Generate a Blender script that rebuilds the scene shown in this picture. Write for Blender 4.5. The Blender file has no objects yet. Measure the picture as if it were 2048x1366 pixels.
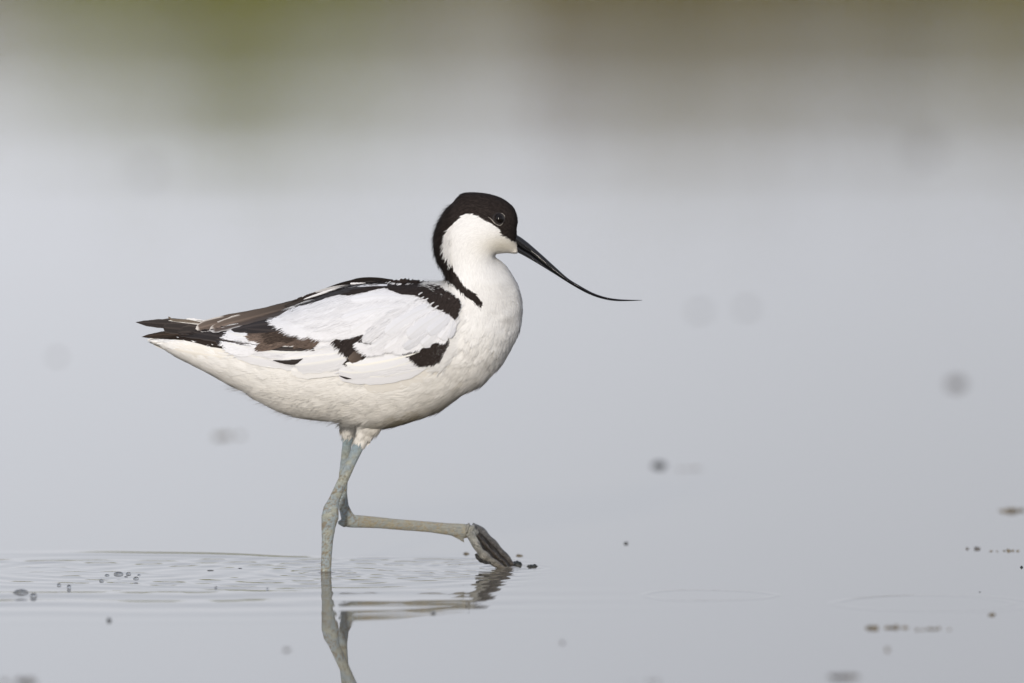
import bpy, math, random
import numpy as np
from math import radians, sin, cos, tan, atan
SC = bpy.context.scene
COL = SC.collection
RNG = np.random.default_rng(7)
random.seed(7)

# ------------------------------------------------------------------ camera
S = 0.00036            # metres per photo pixel at the bird
DIST = 8.0
FPX = DIST / S
TH = radians(4.5)      # how far below the level the bird's foot is seen
PITCH = TH - atan(460.0 / FPX)
CAM = np.array([0.0, -DIST * cos(TH), DIST * sin(TH)])
FW = np.array([0.0, cos(PITCH), -sin(PITCH)])
UP = np.array([0.0, sin(PITCH), cos(PITCH)])
cd = bpy.data.cameras.new('camera'); cam = bpy.data.objects.new('camera', cd); COL.objects.link(cam)
cam.location = CAM; cam.rotation_euler = (math.pi / 2 - PITCH, 0, 0)
cd.sensor_width = 36; cd.lens = FPX / 2048 * 36
cd.clip_start = 0.1; cd.clip_end = 6000
cd.dof.use_dof = True; cd.dof.focus_distance = DIST - 0.03; cd.dof.aperture_fstop = 4.9
SC.camera = cam
SC.render.resolution_x = 1024; SC.render.resolution_y = 683

# ------------------------------------------------------------------ world, sun, exposure
HAZE = (5.92, 6.0, 6.55)
SUN_EL, SUN_AZ = radians(15), radians(190)     # azimuth clockwise from +Y: behind the camera, a little left
w = bpy.data.worlds.new("World"); SC.world = w; w.use_nodes = True
nt = w.node_tree
sky = nt.nodes.new('ShaderNodeTexSky'); sky.sky_type = 'NISHITA'; sky.sun_disc = False
sky.sun_elevation = SUN_EL; sky.sun_rotation = SUN_AZ
sky.air_density = 1.0; sky.dust_density = 1.0; sky.ozone_density = 3.0
bg = nt.nodes['Background']; bg.inputs[1].default_value = 0.138
# a milky veil of haze low in the sky, a touch brighter to the left
wtc = nt.nodes.new('ShaderNodeTexCoord'); wsx = nt.nodes.new('ShaderNodeSeparateXYZ'); nt.links.new(wtc.outputs['Generated'], wsx.inputs[0])
wm = nt.nodes.new('ShaderNodeMapRange'); wm.interpolation_type = 'SMOOTHSTEP'
for k_, v_ in (('From Min', -0.05), ('From Max', 0.75), ('To Min', 0.94), ('To Max', 0.55)): wm.inputs[k_].default_value = v_
nt.links.new(wsx.outputs['Z'], wm.inputs['Value'])
wg = nt.nodes.new('ShaderNodeMapRange'); wg.interpolation_type = 'SMOOTHSTEP'
for k_, v_ in (('From Min', -0.07), ('From Max', 0.07), ('To Min', 1.06), ('To Max', 0.84)): wg.inputs[k_].default_value = v_
nt.links.new(wsx.outputs['X'], wg.inputs['Value'])
wmx = nt.nodes.new('ShaderNodeMix'); wmx.data_type = 'RGBA'; wmx.inputs['B'].default_value = (*HAZE, 1)
nt.links.new(wm.outputs[0], wmx.inputs['Factor']); nt.links.new(sky.outputs[0], wmx.inputs['A'])
wsc = nt.nodes.new('ShaderNodeVectorMath'); wsc.operation = 'SCALE'; nt.links.new(wmx.outputs['Result'], wsc.inputs[0]); nt.links.new(wg.outputs[0], wsc.inputs['Scale'])
nt.links.new(wsc.outputs[0], bg.inputs[0])
sl = bpy.data.lights.new('sun', 'SUN'); sl.energy = 2.45; sl.angle = radians(5.0); sl.color = (1.0, 0.92, 0.82)
so = bpy.data.objects.new('sun', sl); COL.objects.link(so)
so.location = (-3, -8, 6)
sd_ = np.array([sin(SUN_AZ) * cos(SUN_EL), cos(SUN_AZ) * cos(SUN_EL), sin(SUN_EL)])
from mathutils import Vector
so.rotation_euler = Vector(tuple(sd_)).to_track_quat('Z', 'Y').to_euler()
SC.view_settings.view_transform = 'Standard'; SC.view_settings.look = 'None'
SC.view_settings.exposure = 0.0; SC.view_settings.gamma = 1.0
SC.render.engine = 'CYCLES'
SC.cycles.use_denoising = True
SC.cycles.max_bounces = 6
SC.cycles.caustics_reflective = True; SC.cycles.blur_glossy = 1.0; SC.cycles.sample_clamp_indirect = 6.0

# ------------------------------------------------------------------ projection helpers
def project(P):
    P = np.asarray(P, float); r = P - CAM
    d = r @ FW
    return 1024 + FPX * r[..., 0] / d, 683 - FPX * (r @ UP) / d

def at(u, v, Y):
    """the point at depth Y seen in direction (u, v)"""
    u = np.asarray(u, float); v = np.asarray(v, float); Y = np.asarray(Y, float)
    dx = (u - 1024) / FPX; dz = -(v - 683) / FPX
    ry = FW[1] + dz * UP[1]; rz = FW[2] + dz * UP[2]
    t = (Y - CAM[1]) / ry
    return np.stack([dx * t, Y + 0 * t, CAM[2] + rz * t], -1)

def on_water(u, v):
    dz = -(v - 683) / FPX
    ry = FW[1] + dz * UP[1]; rz = FW[2] + dz * UP[2]
    t = -CAM[2] / rz
    return np.array([(u - 1024) / FPX * t, CAM[1] + ry * t, 0.0])

def q_of(P):            # flat bird-plane coordinates, in pixels
    return P[..., 0] / S + 1024, 1143 - P[..., 2] / S

# ------------------------------------------------------------------ object helpers
def mesh_obj(name, V, F, mat, parent=None, col=None, uv=None, nrm=None, smooth=True):
    V = np.asarray(V, np.float32); me = bpy.data.meshes.new(name)
    if isinstance(F, np.ndarray) and F.ndim == 2:
        k = F.shape[1]; n = len(F)
        me.vertices.add(len(V)); me.vertices.foreach_set('co', V.ravel())
        me.loops.add(n * k); me.loops.foreach_set('vertex_index', F.astype(np.int32).ravel())
        me.polygons.add(n); me.polygons.foreach_set('loop_start', np.arange(n, dtype=np.int32) * k)
        me.update(calc_edges=True); me.validate()
    else:
        me.from_pydata(V.tolist(), [], [list(map(int, f)) for f in F])
    if smooth: me.shade_smooth()
    if col is not None:
        c = np.ones((len(V), 4), np.float32); c[:, :3] = col
        a = me.color_attributes.new('pigment', 'FLOAT_COLOR', 'POINT'); a.data.foreach_set('color', c.ravel())
    if uv is not None:
        l = np.empty(len(me.loops), np.int32); me.loops.foreach_get('vertex_index', l)
        ul = me.uv_layers.new(name='UVMap'); ul.data.foreach_set('uv', np.asarray(uv, np.float32)[l].ravel())
    if nrm is not None:
        me.normals_split_custom_set_from_vertices([tuple(x) for x in nrm])
    me.materials.append(mat)
    o = bpy.data.objects.new(name, me); COL.objects.link(o)
    if parent is not None: o.parent = parent
    return o

def tag(o, label=None, cat=None, group=None, kind=None):
    if label: o['label'] = label
    if cat: o['category'] = cat
    if group: o['group'] = group
    if kind: o['kind'] = kind
    return o

def mat(name, color=(0.5,) * 3, rough=0.7, attr=False, spec=0.5, noise=None, bump=None, sheen=0, ior=1.45, trans=0, uvbarb=0, sss=0):
    m = bpy.data.materials.new(name); m.use_nodes = True; t = m.node_tree; b = t.nodes['Principled BSDF']
    b.inputs['Base Color'].default_value = (*color, 1); b.inputs['Roughness'].default_value = rough
    b.inputs['Specular IOR Level'].default_value = spec; b.inputs['IOR'].default_value = ior
    b.inputs['Transmission Weight'].default_value = trans
    if sheen: b.inputs['Sheen Weight'].default_value = sheen
    if sss:
        b.inputs['Subsurface Weight'].default_value = sss
        b.inputs['Subsurface Radius'].default_value = (1, 0.9, 0.8); b.inputs['Subsurface Scale'].default_value = 0.003
    src = None
    if attr:
        a = t.nodes.new('ShaderNodeVertexColor'); a.layer_name = 'pigment'; src = a.outputs[0]
    tc = t.nodes.new('ShaderNodeTexCoord')
    if noise:
        sc, lo, hi = noise
        n = t.nodes.new('ShaderNodeTexNoise'); n.inputs['Scale'].default_value = sc; n.inputs['Detail'].default_value = 4
        t.links.new(tc.outputs['Object'], n.inputs['Vector'])
        r = t.nodes.new('ShaderNodeMapRange'); r.inputs['From Min'].default_value = 0.3; r.inputs['From Max'].default_value = 0.7
        r.inputs['To Min'].default_value = lo; r.inputs['To Max'].default_value = hi
        t.links.new(n.outputs['Fac'], r.inputs['Value'])
        mx = t.nodes.new('ShaderNodeMix'); mx.data_type = 'RGBA'; mx.blend_type = 'MULTIPLY'; mx.inputs['Factor'].default_value = 1
        if src is not None: t.links.new(src, mx.inputs['A'])
        else: mx.inputs['A'].default_value = (*color, 1)
        t.links.new(r.outputs[0], mx.inputs['B']); src = mx.outputs['Result']
    if src is not None: t.links.new(src, b.inputs['Base Color'])
    hb = None
    if uvbarb:
        mp = t.nodes.new('ShaderNodeMapping'); t.links.new(tc.outputs['UV'], mp.inputs['Vector'])
        wv = t.nodes.new('ShaderNodeTexWave'); wv.inputs['Scale'].default_value = 1.0; wv.inputs['Distortion'].default_value = 1.5
        wv.inputs['Detail'].default_value = 2; wv.bands_direction = 'X'
        t.links.new(mp.outputs[0], wv.inputs['Vector']); hb = (wv.outputs['Fac'], uvbarb)
    elif bump:
        n = t.nodes.new('ShaderNodeTexNoise'); n.inputs['Scale'].default_value = bump[0]; n.inputs['Detail'].default_value = 5
        t.links.new(tc.outputs['Object'], n.inputs['Vector']); hb = (n.outputs['Fac'], bump[1])
    if hb:
        bp = t.nodes.new('ShaderNodeBump'); bp.inputs['Strength'].default_value = 1; bp.inputs['Distance'].default_value = hb[1]
        t.links.new(hb[0], bp.inputs['Height']); t.links.new(bp.outputs[0], b.inputs['Normal'])
    return m

def inpoly(u, v, poly):
    u = np.asarray(u, float); v = np.asarray(v, float); c = np.zeros(np.broadcast(u, v).shape, bool)
    n = len(poly)
    for i in range(n):
        x1, y1 = poly[i]; x2, y2 = poly[(i + 1) % n]
        if y1 == y2: continue
        c ^= ((y1 > v) != (y2 > v)) & (u < (x2 - x1) * (v - y1) / (y2 - y1) + x1)
    return c

def polydist(u, v, poly):
    u = np.asarray(u, float); v = np.asarray(v, float); best = np.full(u.shape, 1e9)
    n = len(poly)
    for i in range(n):
        x1, y1 = poly[i]; x2, y2 = poly[(i + 1) % n]
        dx, dy = x2 - x1, y2 - y1; L = dx * dx + dy * dy + 1e-9
        t = np.clip(((u - x1) * dx + (v - y1) * dy) / L, 0, 1)
        best = np.minimum(best, (u - x1 - t * dx) ** 2 + (v - y1 - t * dy) ** 2)
    return np.sqrt(best)

def smooth_closed(poly, n=6):
    P = np.array(poly, float); N = len(P); out = []
    for i in range(N):
        p0, p1, p2, p3 = P[i - 1], P[i], P[(i + 1) % N], P[(i + 2) % N]
        for k in range(n):
            t = k / n
            out.append(0.5 * ((2 * p1) + (-p0 + p2) * t + (2 * p0 - 5 * p1 + 4 * p2 - p3) * t * t + (-p0 + 3 * p1 - 3 * p2 + p3) * t ** 3))
    return np.array(out)

def smooth_open(pts, n):
    P = np.array(pts, float); P = np.vstack([2 * P[0] - P[1], P, 2 * P[-1] - P[-2]]); N = len(P) - 3
    ts = np.linspace(0, N - 1e-6, n); out = []
    for T in ts:
        i = int(T); t = T - i; p0, p1, p2, p3 = P[i:i + 4]
        out.append(0.5 * ((2 * p1) + (-p0 + p2) * t + (2 * p0 - 5 * p1 + 4 * p2 - p3) * t * t + (-p0 + 3 * p1 - 3 * p2 + p3) * t ** 3))
    return np.array(out)

def vnoise2(x, y, seed=0):
    r = np.random.default_rng(seed); G = r.random((256, 256))
    xi = np.floor(x).astype(int); yi = np.floor(y).astype(int); fx = x - xi; fy = y - yi
    fx = fx * fx * (3 - 2 * fx); fy = fy * fy * (3 - 2 * fy)
    g = lambda a, b: G[a % 256, b % 256]
    return (g(xi, yi) * (1 - fx) + g(xi + 1, yi) * fx) * (1 - fy) + (g(xi, yi + 1) * (1 - fx) + g(xi + 1, yi + 1) * fx) * fy

def grid_faces(nx, ny):      # vertex index = iy*nx+ix
    a = (np.arange(ny - 1)[:, None] * nx + np.arange(nx - 1)[None]).ravel()
    return np.stack([a, a + 1, a + nx + 1, a + nx], 1)

# ================================================================== WATER
def water_height(X, Y):
    h = np.zeros_like(X)
    def ring(cx, cy, amp, lam, R, wd, ph=0.0, mask=None):
        r = np.hypot(X - cx, Y - cy)
        e = np.exp(-((r - R) / wd) ** 2) * amp
        if mask is not None: e = e * mask
        return e * np.sin(2 * math.pi * r / lam + ph)
    # everything the bird has stirred lies left of its lifted foot
    stir = 1 / (1 + np.exp((X - 0.008) / 0.006)) * np.exp(-np.maximum(0, np.abs(Y + 0.05) - 0.16) ** 2 / 0.03 ** 2)
    lx, ly = at(651, 1143, -0.01)[0], -0.01
    fx, fy = at(1005, 1133, 0.036)[0], 0.036
    h += ring(lx, ly, 0.00010, 0.020, 0.03, 0.05, 0.4)
    h += ring(lx, ly, 0.00014, 0.034, 0.12, 0.05, 0.0, stir)
    h += ring(lx - 0.07, ly - 0.02, 0.00011, 0.027, 0.10, 0.05, 1.0, stir)
    h += ring(lx - 0.16, ly + 0.02, 0.00012, 0.031, 0.10, 0.06, 2.0, stir)
    h += ring(fx, fy, 0.00013, 0.018, 0.04, 0.045, 0.2, 1 / (1 + np.exp((X - fx - 0.012) / 0.01)))
    h += ring(fx - 0.06, fy, 0.00012, 0.026, 0.09, 0.05, 2.2, stir)
    h += 0.00030 * (vnoise2(X * 22 + 5, Y * 26 + 3, 15) + 0.5 * vnoise2(X * 50, Y * 55, 16) - 0.75) * np.exp(-((Y + 0.25) / 0.11) ** 2) / (1 + np.exp((X - 0.0) / 0.012))
    rl = np.hypot((X - lx), (Y - ly)); h += 0.0011 * np.exp(-np.maximum(rl - 0.0036, 0) / 0.0022)
    h += ring(lx, ly, 0.00022, 0.011, 0.012, 0.012, 0.8)
    for tx_ in (0.0, 0.006): h += 0.0008 * np.exp(-np.maximum(np.hypot(X - at(1008, 1133, .033)[0] - tx_, Y - 0.031 - tx_) - 0.002, 0) / 0.0022)
    h += ring(fx + .004, fy, 0.00020, 0.010, 0.012, 0.014, 0.2)
    # broad low swell in front, from the last steps
    h += 0.00035 * np.sin(2 * math.pi * (Y * 1.0 - X * 0.10) / 0.085 + 2.5 * vnoise2(X * 9, Y * 6, 3)) * np.exp(-((Y + 0.24) / 0.13) ** 2) / (1 + np.exp((X + 0.06) / 0.05))
    # small choppy texture inside the stirred water
    n = vnoise2(X * 45 + 3, Y * 60, 5) + 0.6 * vnoise2(X * 90, Y * 120 + 9, 6)
    h += 0.00012 * (n - 0.8) * stir * (0.4 + 1.3 * vnoise2(X * 14 + 2, Y * 9, 19))
    # long low crests running out to the left, tilted so that they mirror the bank
    for (u0, v0, u1, v1, a, wd, e) in ((110, 1107, 636, 1119, 0.00078, 0.019, 0.03), (-60, 1124, 220, 1129, 0.00048, 0.013, 0.02), (30, 1136, 160, 1138, 0.0002, 0.004, 0.008), (690, 1141, 900, 1150, 0.0002, 0.005, 0.01), (80, 1154, 190, 1158, 0.0002, 0.004, 0.008), (40, 1146, 330, 1148, 0.00018, 0.004, 0.01)):
        p, q = on_water(u0, v0), on_water(u1, v1); t_ = (X - p[0]) / (q[0] - p[0]); yc = p[1] + (q[1] - p[1]) * t_ + 0.014 * np.sin(t_ * 3.1) + 0.002 * np.sin(t_ * 13)
        m_ = 1 / (1 + np.exp(-(X - p[0]) / e)) / (1 + np.exp((X - q[0]) / (e * 0.6)))
        h += a * m_ * np.exp(-((Y - yc) / wd) ** 2)
    # two thin closed rings on the still water at right
    for (u, v, R, a, wd) in ((1415, 1191, 0.046, 0.00016, 0.0022), (1870, 1207, 0.070, 0.00014, 0.0024), (1850, 1206, 0.060, 0.00010, 0.002)):
        c = on_water(u, v); r = np.hypot(X - c[0], Y - c[1])
        wob = 0.002 * np.sin(3 * np.arctan2(Y - c[1], X - c[0]) + u)
        h += a * np.exp(-((r - R - wob) / wd) ** 2)
    return h

def axis(fine0, fine1, step, far0, far1, g=1.22):
    a = list(np.arange(fine0, fine1 + step / 2, step)); s = step
    while a[-1] < far1: s *= g; a.append(a[-1] + s)
    s = step; b = [a[0]]
    while b[-1] > far0: s *= g; b.append(b[-1] - s)
    return np.array(b[::-1][:-1] + a)

xs = axis(-0.42, 0.42, 0.0016, -400, 400); ys = axis(-0.75, 0.75, 0.0026, -60, 61)
XX, YY = np.meshgrid(xs, ys)
ZZ = water_height(XX, YY)
edge = np.clip((0.42 - np.abs(XX)) / 0.05, 0, 1) * np.clip((0.75 - np.abs(YY)) / 0.1, 0, 1); ZZ *= edge
mw = bpy.data.materials.new('still_pond_water'); mw.use_nodes = True; t = mw.node_tree; b = t.nodes['Principled BSDF']
b.inputs['Base Color'].default_value = (0.165, 0.148, 0.12, 1); b.inputs['Roughness'].default_value = 0.02; b.inputs['IOR'].default_value = 1.333
tc = t.nodes.new('ShaderNodeTexCoord'); mp = t.nodes.new('ShaderNodeMapping'); t.links.new(tc.outputs['Object'], mp.inputs['Vector'])
mp.inputs['Scale'].default_value = (1.2, 5.0, 1)
n1 = t.nodes.new('ShaderNodeTexNoise'); n1.inputs['Scale'].default_value = 3.0; n1.inputs['Detail'].default_value = 3
t.links.new(mp.outputs[0], n1.inputs['Vector'])
# breeze ripples: strong far out, none on the sheltered water by the bird
sx = t.nodes.new('ShaderNodeSeparateXYZ'); t.links.new(tc.outputs['Object'], sx.inputs[0])
mr = t.nodes.new('ShaderNodeMapRange'); mr.inputs['From Min'].default_value = 1.0; mr.inputs['From Max'].default_value = 14.0
mr.inputs['To Min'].default_value = 0.0; mr.inputs['To Max'].default_value = 1.0
t.links.new(sx.outputs['Y'], mr.inputs['Value'])
mp2 = t.nodes.new('ShaderNodeMapping'); t.links.new(tc.outputs['Object'], mp2.inputs['Vector']); mp2.inputs['Scale'].default_value = (0.07, 0.6, 1)
n2 = t.nodes.new('ShaderNodeTexNoise'); n2.inputs['Scale'].default_value = 1.0; n2.inputs['Detail'].default_value = 2; t.links.new(mp2.outputs[0], n2.inputs['Vector'])
ad = t.nodes.new('ShaderNodeMath'); ad.operation = 'MULTIPLY_ADD'; ad.inputs[1].default_value = 5.0; t.links.new(n2.outputs['Fac'], ad.inputs[0]); t.links.new(n1.outputs['Fac'], ad.inputs[2])
mu = t.nodes.new('ShaderNodeMath'); mu.operation = 'MULTIPLY'; t.links.new(mr.outputs[0], mu.inputs[0]); t.links.new(ad.outputs[0], mu.inputs[1])
bp = t.nodes.new('ShaderNodeBump'); bp.inputs['Strength'].default_value = 1; bp.inputs['Distance'].default_value = 0.0010
t.links.new(mu.outputs[0], bp.inputs['Height']); t.links.new(bp.outputs[0], b.inputs['Normal'])
wo = mesh_obj('water', np.stack([XX.ravel(), YY.ravel(), ZZ.ravel()], 1), grid_faces(len(xs), len(ys)), mw)
tag(wo, kind='structure')

# ================================================================== FAR BANK (seen mirrored in the water)
m_earth = mat('bank_earth', (0.10, 0.085, 0.05), 0.95, noise=(1.5, 0.6, 1.3), bump=(3, 0.1))
m_reed = mat('reed_leaf', rough=0.7, attr=True, spec=0.2)
bx = np.linspace(-400, 400, 801); by = np.array([59.5, 60.0, 60.4, 60.9, 61.6, 63, 66, 75, 100, 200, 600, 2500])
bz = np.array([-0.3, 0.0, 0.15, 0.28, 0.34, 0.36, 0.38, 0.4, 0.5, 0.8, 1.0, 1.0])
BX, BY = np.meshgrid(bx, by); BZ = np.repeat(bz[:, None], len(bx), 1) + 0.10 * vnoise2(BX * 0.7, BY * 0.5, 11) * (bz[:, None] > 0.1)
BX2 = BX * (1 + (BY - 60) / 800)
tag(mesh_obj('bank', np.stack([BX2.ravel(), BY.ravel(), BZ.ravel()], 1), grid_faces(len(bx), len(by)), m_earth), kind='structure')

def blades(name, x, y, z0, h, wd, colr, lean, label=None, cat=None, kind=None, group=None, parent=None):
    n = len(x); ang = RNG.random(n) * math.pi; la = RNG.random(n) * 2 * math.pi
    V = np.zeros((n, 5, 3)); C = np.zeros((n, 5, 3))
    for k, (t, ww) in enumerate(((0, 1), (0, -1), (0.55, 0.8), (0.55, -0.8), (1, 0))):
        V[:, k, 0] = x + np.cos(ang) * wd * ww * 0.5 + np.cos(la) * lean * h * t ** 2
        V[:, k, 1] = y + np.sin(ang) * wd * ww * 0.5 + np.sin(la) * lean * h * t ** 2
        V[:, k, 2] = z0 + h * t * (1 - 0.15 * lean * t)
        C[:, k] = colr
    i = np.arange(n)[:, None] * 5
    F = np.vstack([i + np.array([[0, 1, 3]]), i + np.array([[0, 3, 2]]), i + np.array([[2, 3, 4]])])
    o = mesh_obj(name, V.reshape(-1, 3), F, m_reed, parent, col=C.reshape(-1, 3), smooth=False)
    return tag(o, label, cat, group, kind)

n = 26000
x = np.concatenate([RNG.uniform(-6, 6, 14000), RNG.uniform(-45, 45, 12000)])
y = 60.3 + RNG.random(n) ** 1.5 * 3.0
hh = np.interp(x, [-6, -3.1, -2.5, -1.3, -0.9, 0, 0.8, 3.2, 6], [0.92, 0.88, 1.12, 1.16, 1.10, 1.16, 1.22, 1.24, 1.10]) + 0.7 * vnoise2(x * 0.9 + 40, y * 0.9, 21) ** 2 + np.minimum(RNG.exponential(0.27, n), 1.6) - 0.05
gr = vnoise2(x * 0.5 + 7.3, y * 0 + 2, 23)[:, None]
gr = np.where((np.abs(x + 1.9) < 1.1)[:, None], 0.95, gr * 0.45)
cg = np.array([0.195, 0.20, 0.004]); cb = np.array([0.165, 0.125, 0.012])
cc = (cg * gr + cb * (1 - gr)) * (0.6 + 0.8 * RNG.random((n, 1)))
blades('reed_bed', x, y, 0.15, hh, 0.03, cc, 0.25, kind='stuff')

m_bark = mat('shrub_bark', (0.12, 0.09, 0.06), 0.9)
def shrub(u, v_top, wid, colr, label, yy):
    cx = (u - 1024) / FPX * (yy + DIST); el = TH - (1143 - v_top) / FPX
    H = (yy + DIST) * tan(el) - CAM[2]
    r = bpy.data.objects.new('shrub', None); COL.objects.link(r); r.location = (cx, yy, 0.3)
    tag(r, label, 'shrub', 'shrubs on the far bank')
    V, F = [], []
    for k in range(7):
        a = k / 7 * 2 * math.pi; tip = np.array([cos(a) * wid * 0.3, sin(a) * wid * 0.3, (H - 0.3) * 0.8])
        for j in range(4):
            for s_ in range(5):
                b_ = s_ / 5 * 2 * math.pi; rr = 0.02 * (1 - j / 4)
                V.append(tip * (j / 3) + np.array([cos(b_) * rr, sin(b_) * rr, 0]))
        base = len(V) - 20
        for j in range(3):
            for s_ in range(5):
                F.append([base + j * 5 + s_, base + j * 5 + (s_ + 1) % 5, base + j * 5 + 5 + (s_ + 1) % 5, base + j * 5 + 5 + s_])
    mesh_obj('stem', V, F, m_bark, r)
    m = 5200; p = RNG.normal(size=(m, 3)); p /= np.linalg.norm(p, axis=1, keepdims=True)
    p *= (0.35 + 0.65 * RNG.random((m, 1)) ** 0.5) * (0.8 + 0.4 * vnoise2(p[:, 0] * 2 + u, p[:, 2] * 2, 31)[:, None])
    P = np.stack([p[:, 0] * wid / 2, p[:, 1] * wid / 2, (H - 0.3) * (0.52 + 0.46 * p[:, 2])], 1)
    P = P[P[:, 2] > 0.02]; m = len(P)
    a = RNG.normal(size=(m, 3)) * 0.028; b_ = RNG.normal(size=(m, 3)) * 0.018
    V = np.stack([P - a, P + b_, P + a, P - b_], 1).reshape(-1, 3)
    C = np.repeat(np.array(colr) * (0.5 + RNG.random((m, 1))), 4, 0)
    mesh_obj('crown', V, np.arange(4 * m).reshape(-1, 4), m_reed, r, col=C, smooth=False)
shrub(475, 290, 0.95, (0.25, 0.265, 0.002), 'bright olive green shrub mirrored above left of the bird', 61.4)
shrub(310, 190, 0.9, (0.21, 0.225, 0.01), 'low yellow green shrub mirrored at the top left', 61.2)
shrub(1130, 250, 0.7, (0.17, 0.105, 0.045), 'narrow rusty brown shrub mirrored above the bill', 61.3)
shrub(1800, 200, 1.1, (0.13, 0.11, 0.04), 'wide dark olive brown shrub mirrored near the top right corner', 61.5)
shrub(2020, 190, 0.9, (0.14, 0.11, 0.05), 'low brown shrub mirrored in the top right corner', 61.1)

# ================================================================== THE BIRD
OUT = [(296,681),(324,696),(338,705),(362,719),(397,737),(430,754),(465,773),(494,787),(514,800),(529,808),
 (567,825),(607,836),(657,842),(686,845),(720,853),(754,857),(773,855),(795,851),(826,842),(857,831),(889,816),(920,794),(935,785),(967,768),
 (984,751),(1005,728),(1019,706),(1034,677),(1042,655),(1045.5,632),(1046,613),(1043,592),(1032,560),(1010,528),(993,515),(994,509),(1015,507),
 (1031,508.5),(1037,506),(1038,499),(1036,490),(1034,480),(1035,470),(1034.5,458),(1036.5,445),(1035,431),(1027.5,414),(1010,399),(991,390.5),(966.5,385),(934,384),(920,389),
 (905,404),(891,420),(882,434),(874,450),(868,470),(868,494),(873,519),(885,541),(890,556),(878,562),(859,563),(839,565),(800,567),(760,563),(710,568),
 (660,582),(610,601),(560,620),(480,644),(400,662),(340,674)]
_o = np.array(OUT, float); _P = at(_o[:, 0], _o[:, 1], np.zeros(len(_o)))
_qu, _qv = q_of(_P); OUTQ = smooth_closed(np.stack([_qu, _qv], 1), 4)
G0U, G0V, GS = 250.0, 360.0, 2.5
NU, NV = 324, 324
gu = G0U + np.arange(NU) * GS; gv = G0V + np.arange(NV) * GS
GU, GV = np.meshgrid(gu, gv, indexing='ij')
inside = inpoly(GU, GV, OUTQ); pd = polydist(GU, GV, OUTQ)
Uf = np.where(inside, pd * 60, 0.0)
par = (np.add.outer(np.arange(NU), np.arange(NV)) % 2).astype(bool); wS = 1.94
for it in range(700):
    for pz in (False, True):
        nb = 0.25 * (np.roll(Uf, 1, 0) + np.roll(Uf, -1, 0) + np.roll(Uf, 1, 1) + np.roll(Uf, -1, 1) + 4 * GS * GS)
        Uf = np.where(inside & (par == pz), Uf + wS * (nb - Uf), Uf)
ratio = np.where(inside & (pd > 6), Uf / np.maximum(pd, 1), np.nan)
fillv = np.where(np.isnan(ratio), 60.0, ratio); known = ~np.isnan(ratio)
for it in range(120):
    acc = np.zeros_like(fillv); cnt = np.zeros_like(fillv)
    for ax, sh in ((0, 1), (0, -1), (1, 1), (1, -1)):
        k_ = np.roll(known, sh, ax); acc += np.roll(fillv, sh, ax) * k_; cnt += k_
    upd = (~(inside & (pd > 6))) & (cnt > 0)
    fillv = np.where(upd, acc / np.maximum(cnt, 1), fillv); known = known | upd
sdist = np.where(inside, pd, -pd) - 1.2
UF = np.where(inside & (pd > 8), Uf - 1.2 * fillv, sdist * fillv)
wt_ = np.clip((GV - 600) / 90, 0, 1) * np.clip((1040 - GU) / 60, 0, 1); wt_ = wt_ * wt_ * (3 - 2 * wt_)
UF = np.where(UF > 1, UF * (34000 / np.maximum(UF, 1)) ** (0.26 * wt_), UF)
KW = 0.76                                     # body is a little narrower than it is deep

def Ulook(qu, qv):
    a = np.clip((np.asarray(qu) - G0U) / GS, 0, NU - 1.001); b_ = np.clip((np.asarray(qv) - G0V) / GS, 0, NV - 1.001)
    i = a.astype(int); j = b_.astype(int); fa = a - i; fb = b_ - j
    return (UF[i, j] * (1 - fa) + UF[i + 1, j] * fa) * (1 - fb) + (UF[i, j + 1] * (1 - fa) + UF[i + 1, j + 1] * fa) * fb

def hit(u, v, off):
    """near-side skin point seen at (u, v), lifted by off pixels"""
    u = np.asarray(u, float); v = np.asarray(v, float); Y = np.full(np.broadcast(u, v).shape, -0.01)
    for _ in range(7):
        P = at(u, v, Y); qu, qv = q_of(P)
        Uq = np.maximum(Ulook(qu, qv), 0); h_ = np.sqrt(Uq + 30) - 5.4 * np.exp(-Uq / 700)
        Y = 0.4 * Y + 0.6 * (-(KW * h_ + off * 0.72) * S)
    return at(u, v, Y)

def seen(P):                                  # where a point (or its mirror twin on the far side) shows
    Q = np.array(P, float); Q[..., 1] = -np.abs(Q[..., 1]); return project(Q)

# legs: (u, v, depth Y, radius px)
LEG_NEAR = [(748,815,-.013,34),(740,845,-.013,27),(733,861,-.013,19.5),(726,873,-.012,14.5),(719,887,-.012,11.8),(701,928,-.011,10),(684,965,-.011,10.5),(668,1000,-.010,11),(662,1018,-.010,15.5),
            (660,1034,-.010,17.5),(657,1052,-.010,14.5),(655,1079,-.010,11.8),(653.5,1105,-.010,11),(652,1138,-.010,10.6),(651,1165,-.010,10.6),(650,1180,-.010,10)]
LEG_FAR = [(706,815,.014,28),(699,848,.016,18),(698,863,.018,14),(696,876,.019,11.5),(694,888,.020,9.6),(691,915,.023,9.5),(687,950,.025,9.5),(685,985,.028,9.5),(687,1012,.029,10.5),(694,1032,.030,13),
           (701,1042,.030,13.5),(719,1043,.031,12.8),(755,1045,.032,11.5),(790,1048.5,.033,11),(856,1053.5,.034,11),(895,1058,.035,12),(915,1060,.0355,13.5),(930,1062,.036,14.5),(940,1064,.036,11)]
HEEL = [(701,1042,.030,12),(688,1046,.030,8.5),(681,1045,.030,6)]
TOEB = [(908,1064,.036,9),(920,1074,.036,6),(928,1084,.036,2.2)]
W0 = -175.0; NW = 141
gw = W0 + np.arange(NW) * GS
PHI = np.empty((NU, NV, NW), np.float32)
sgn = np.where(UF > 0, 1, 1)
den = 2 * np.sqrt(np.maximum(UF, 200.0))
for k in range(NW): PHI[:, :, k] = (UF - (gw[k] / KW) ** 2) / den
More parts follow.
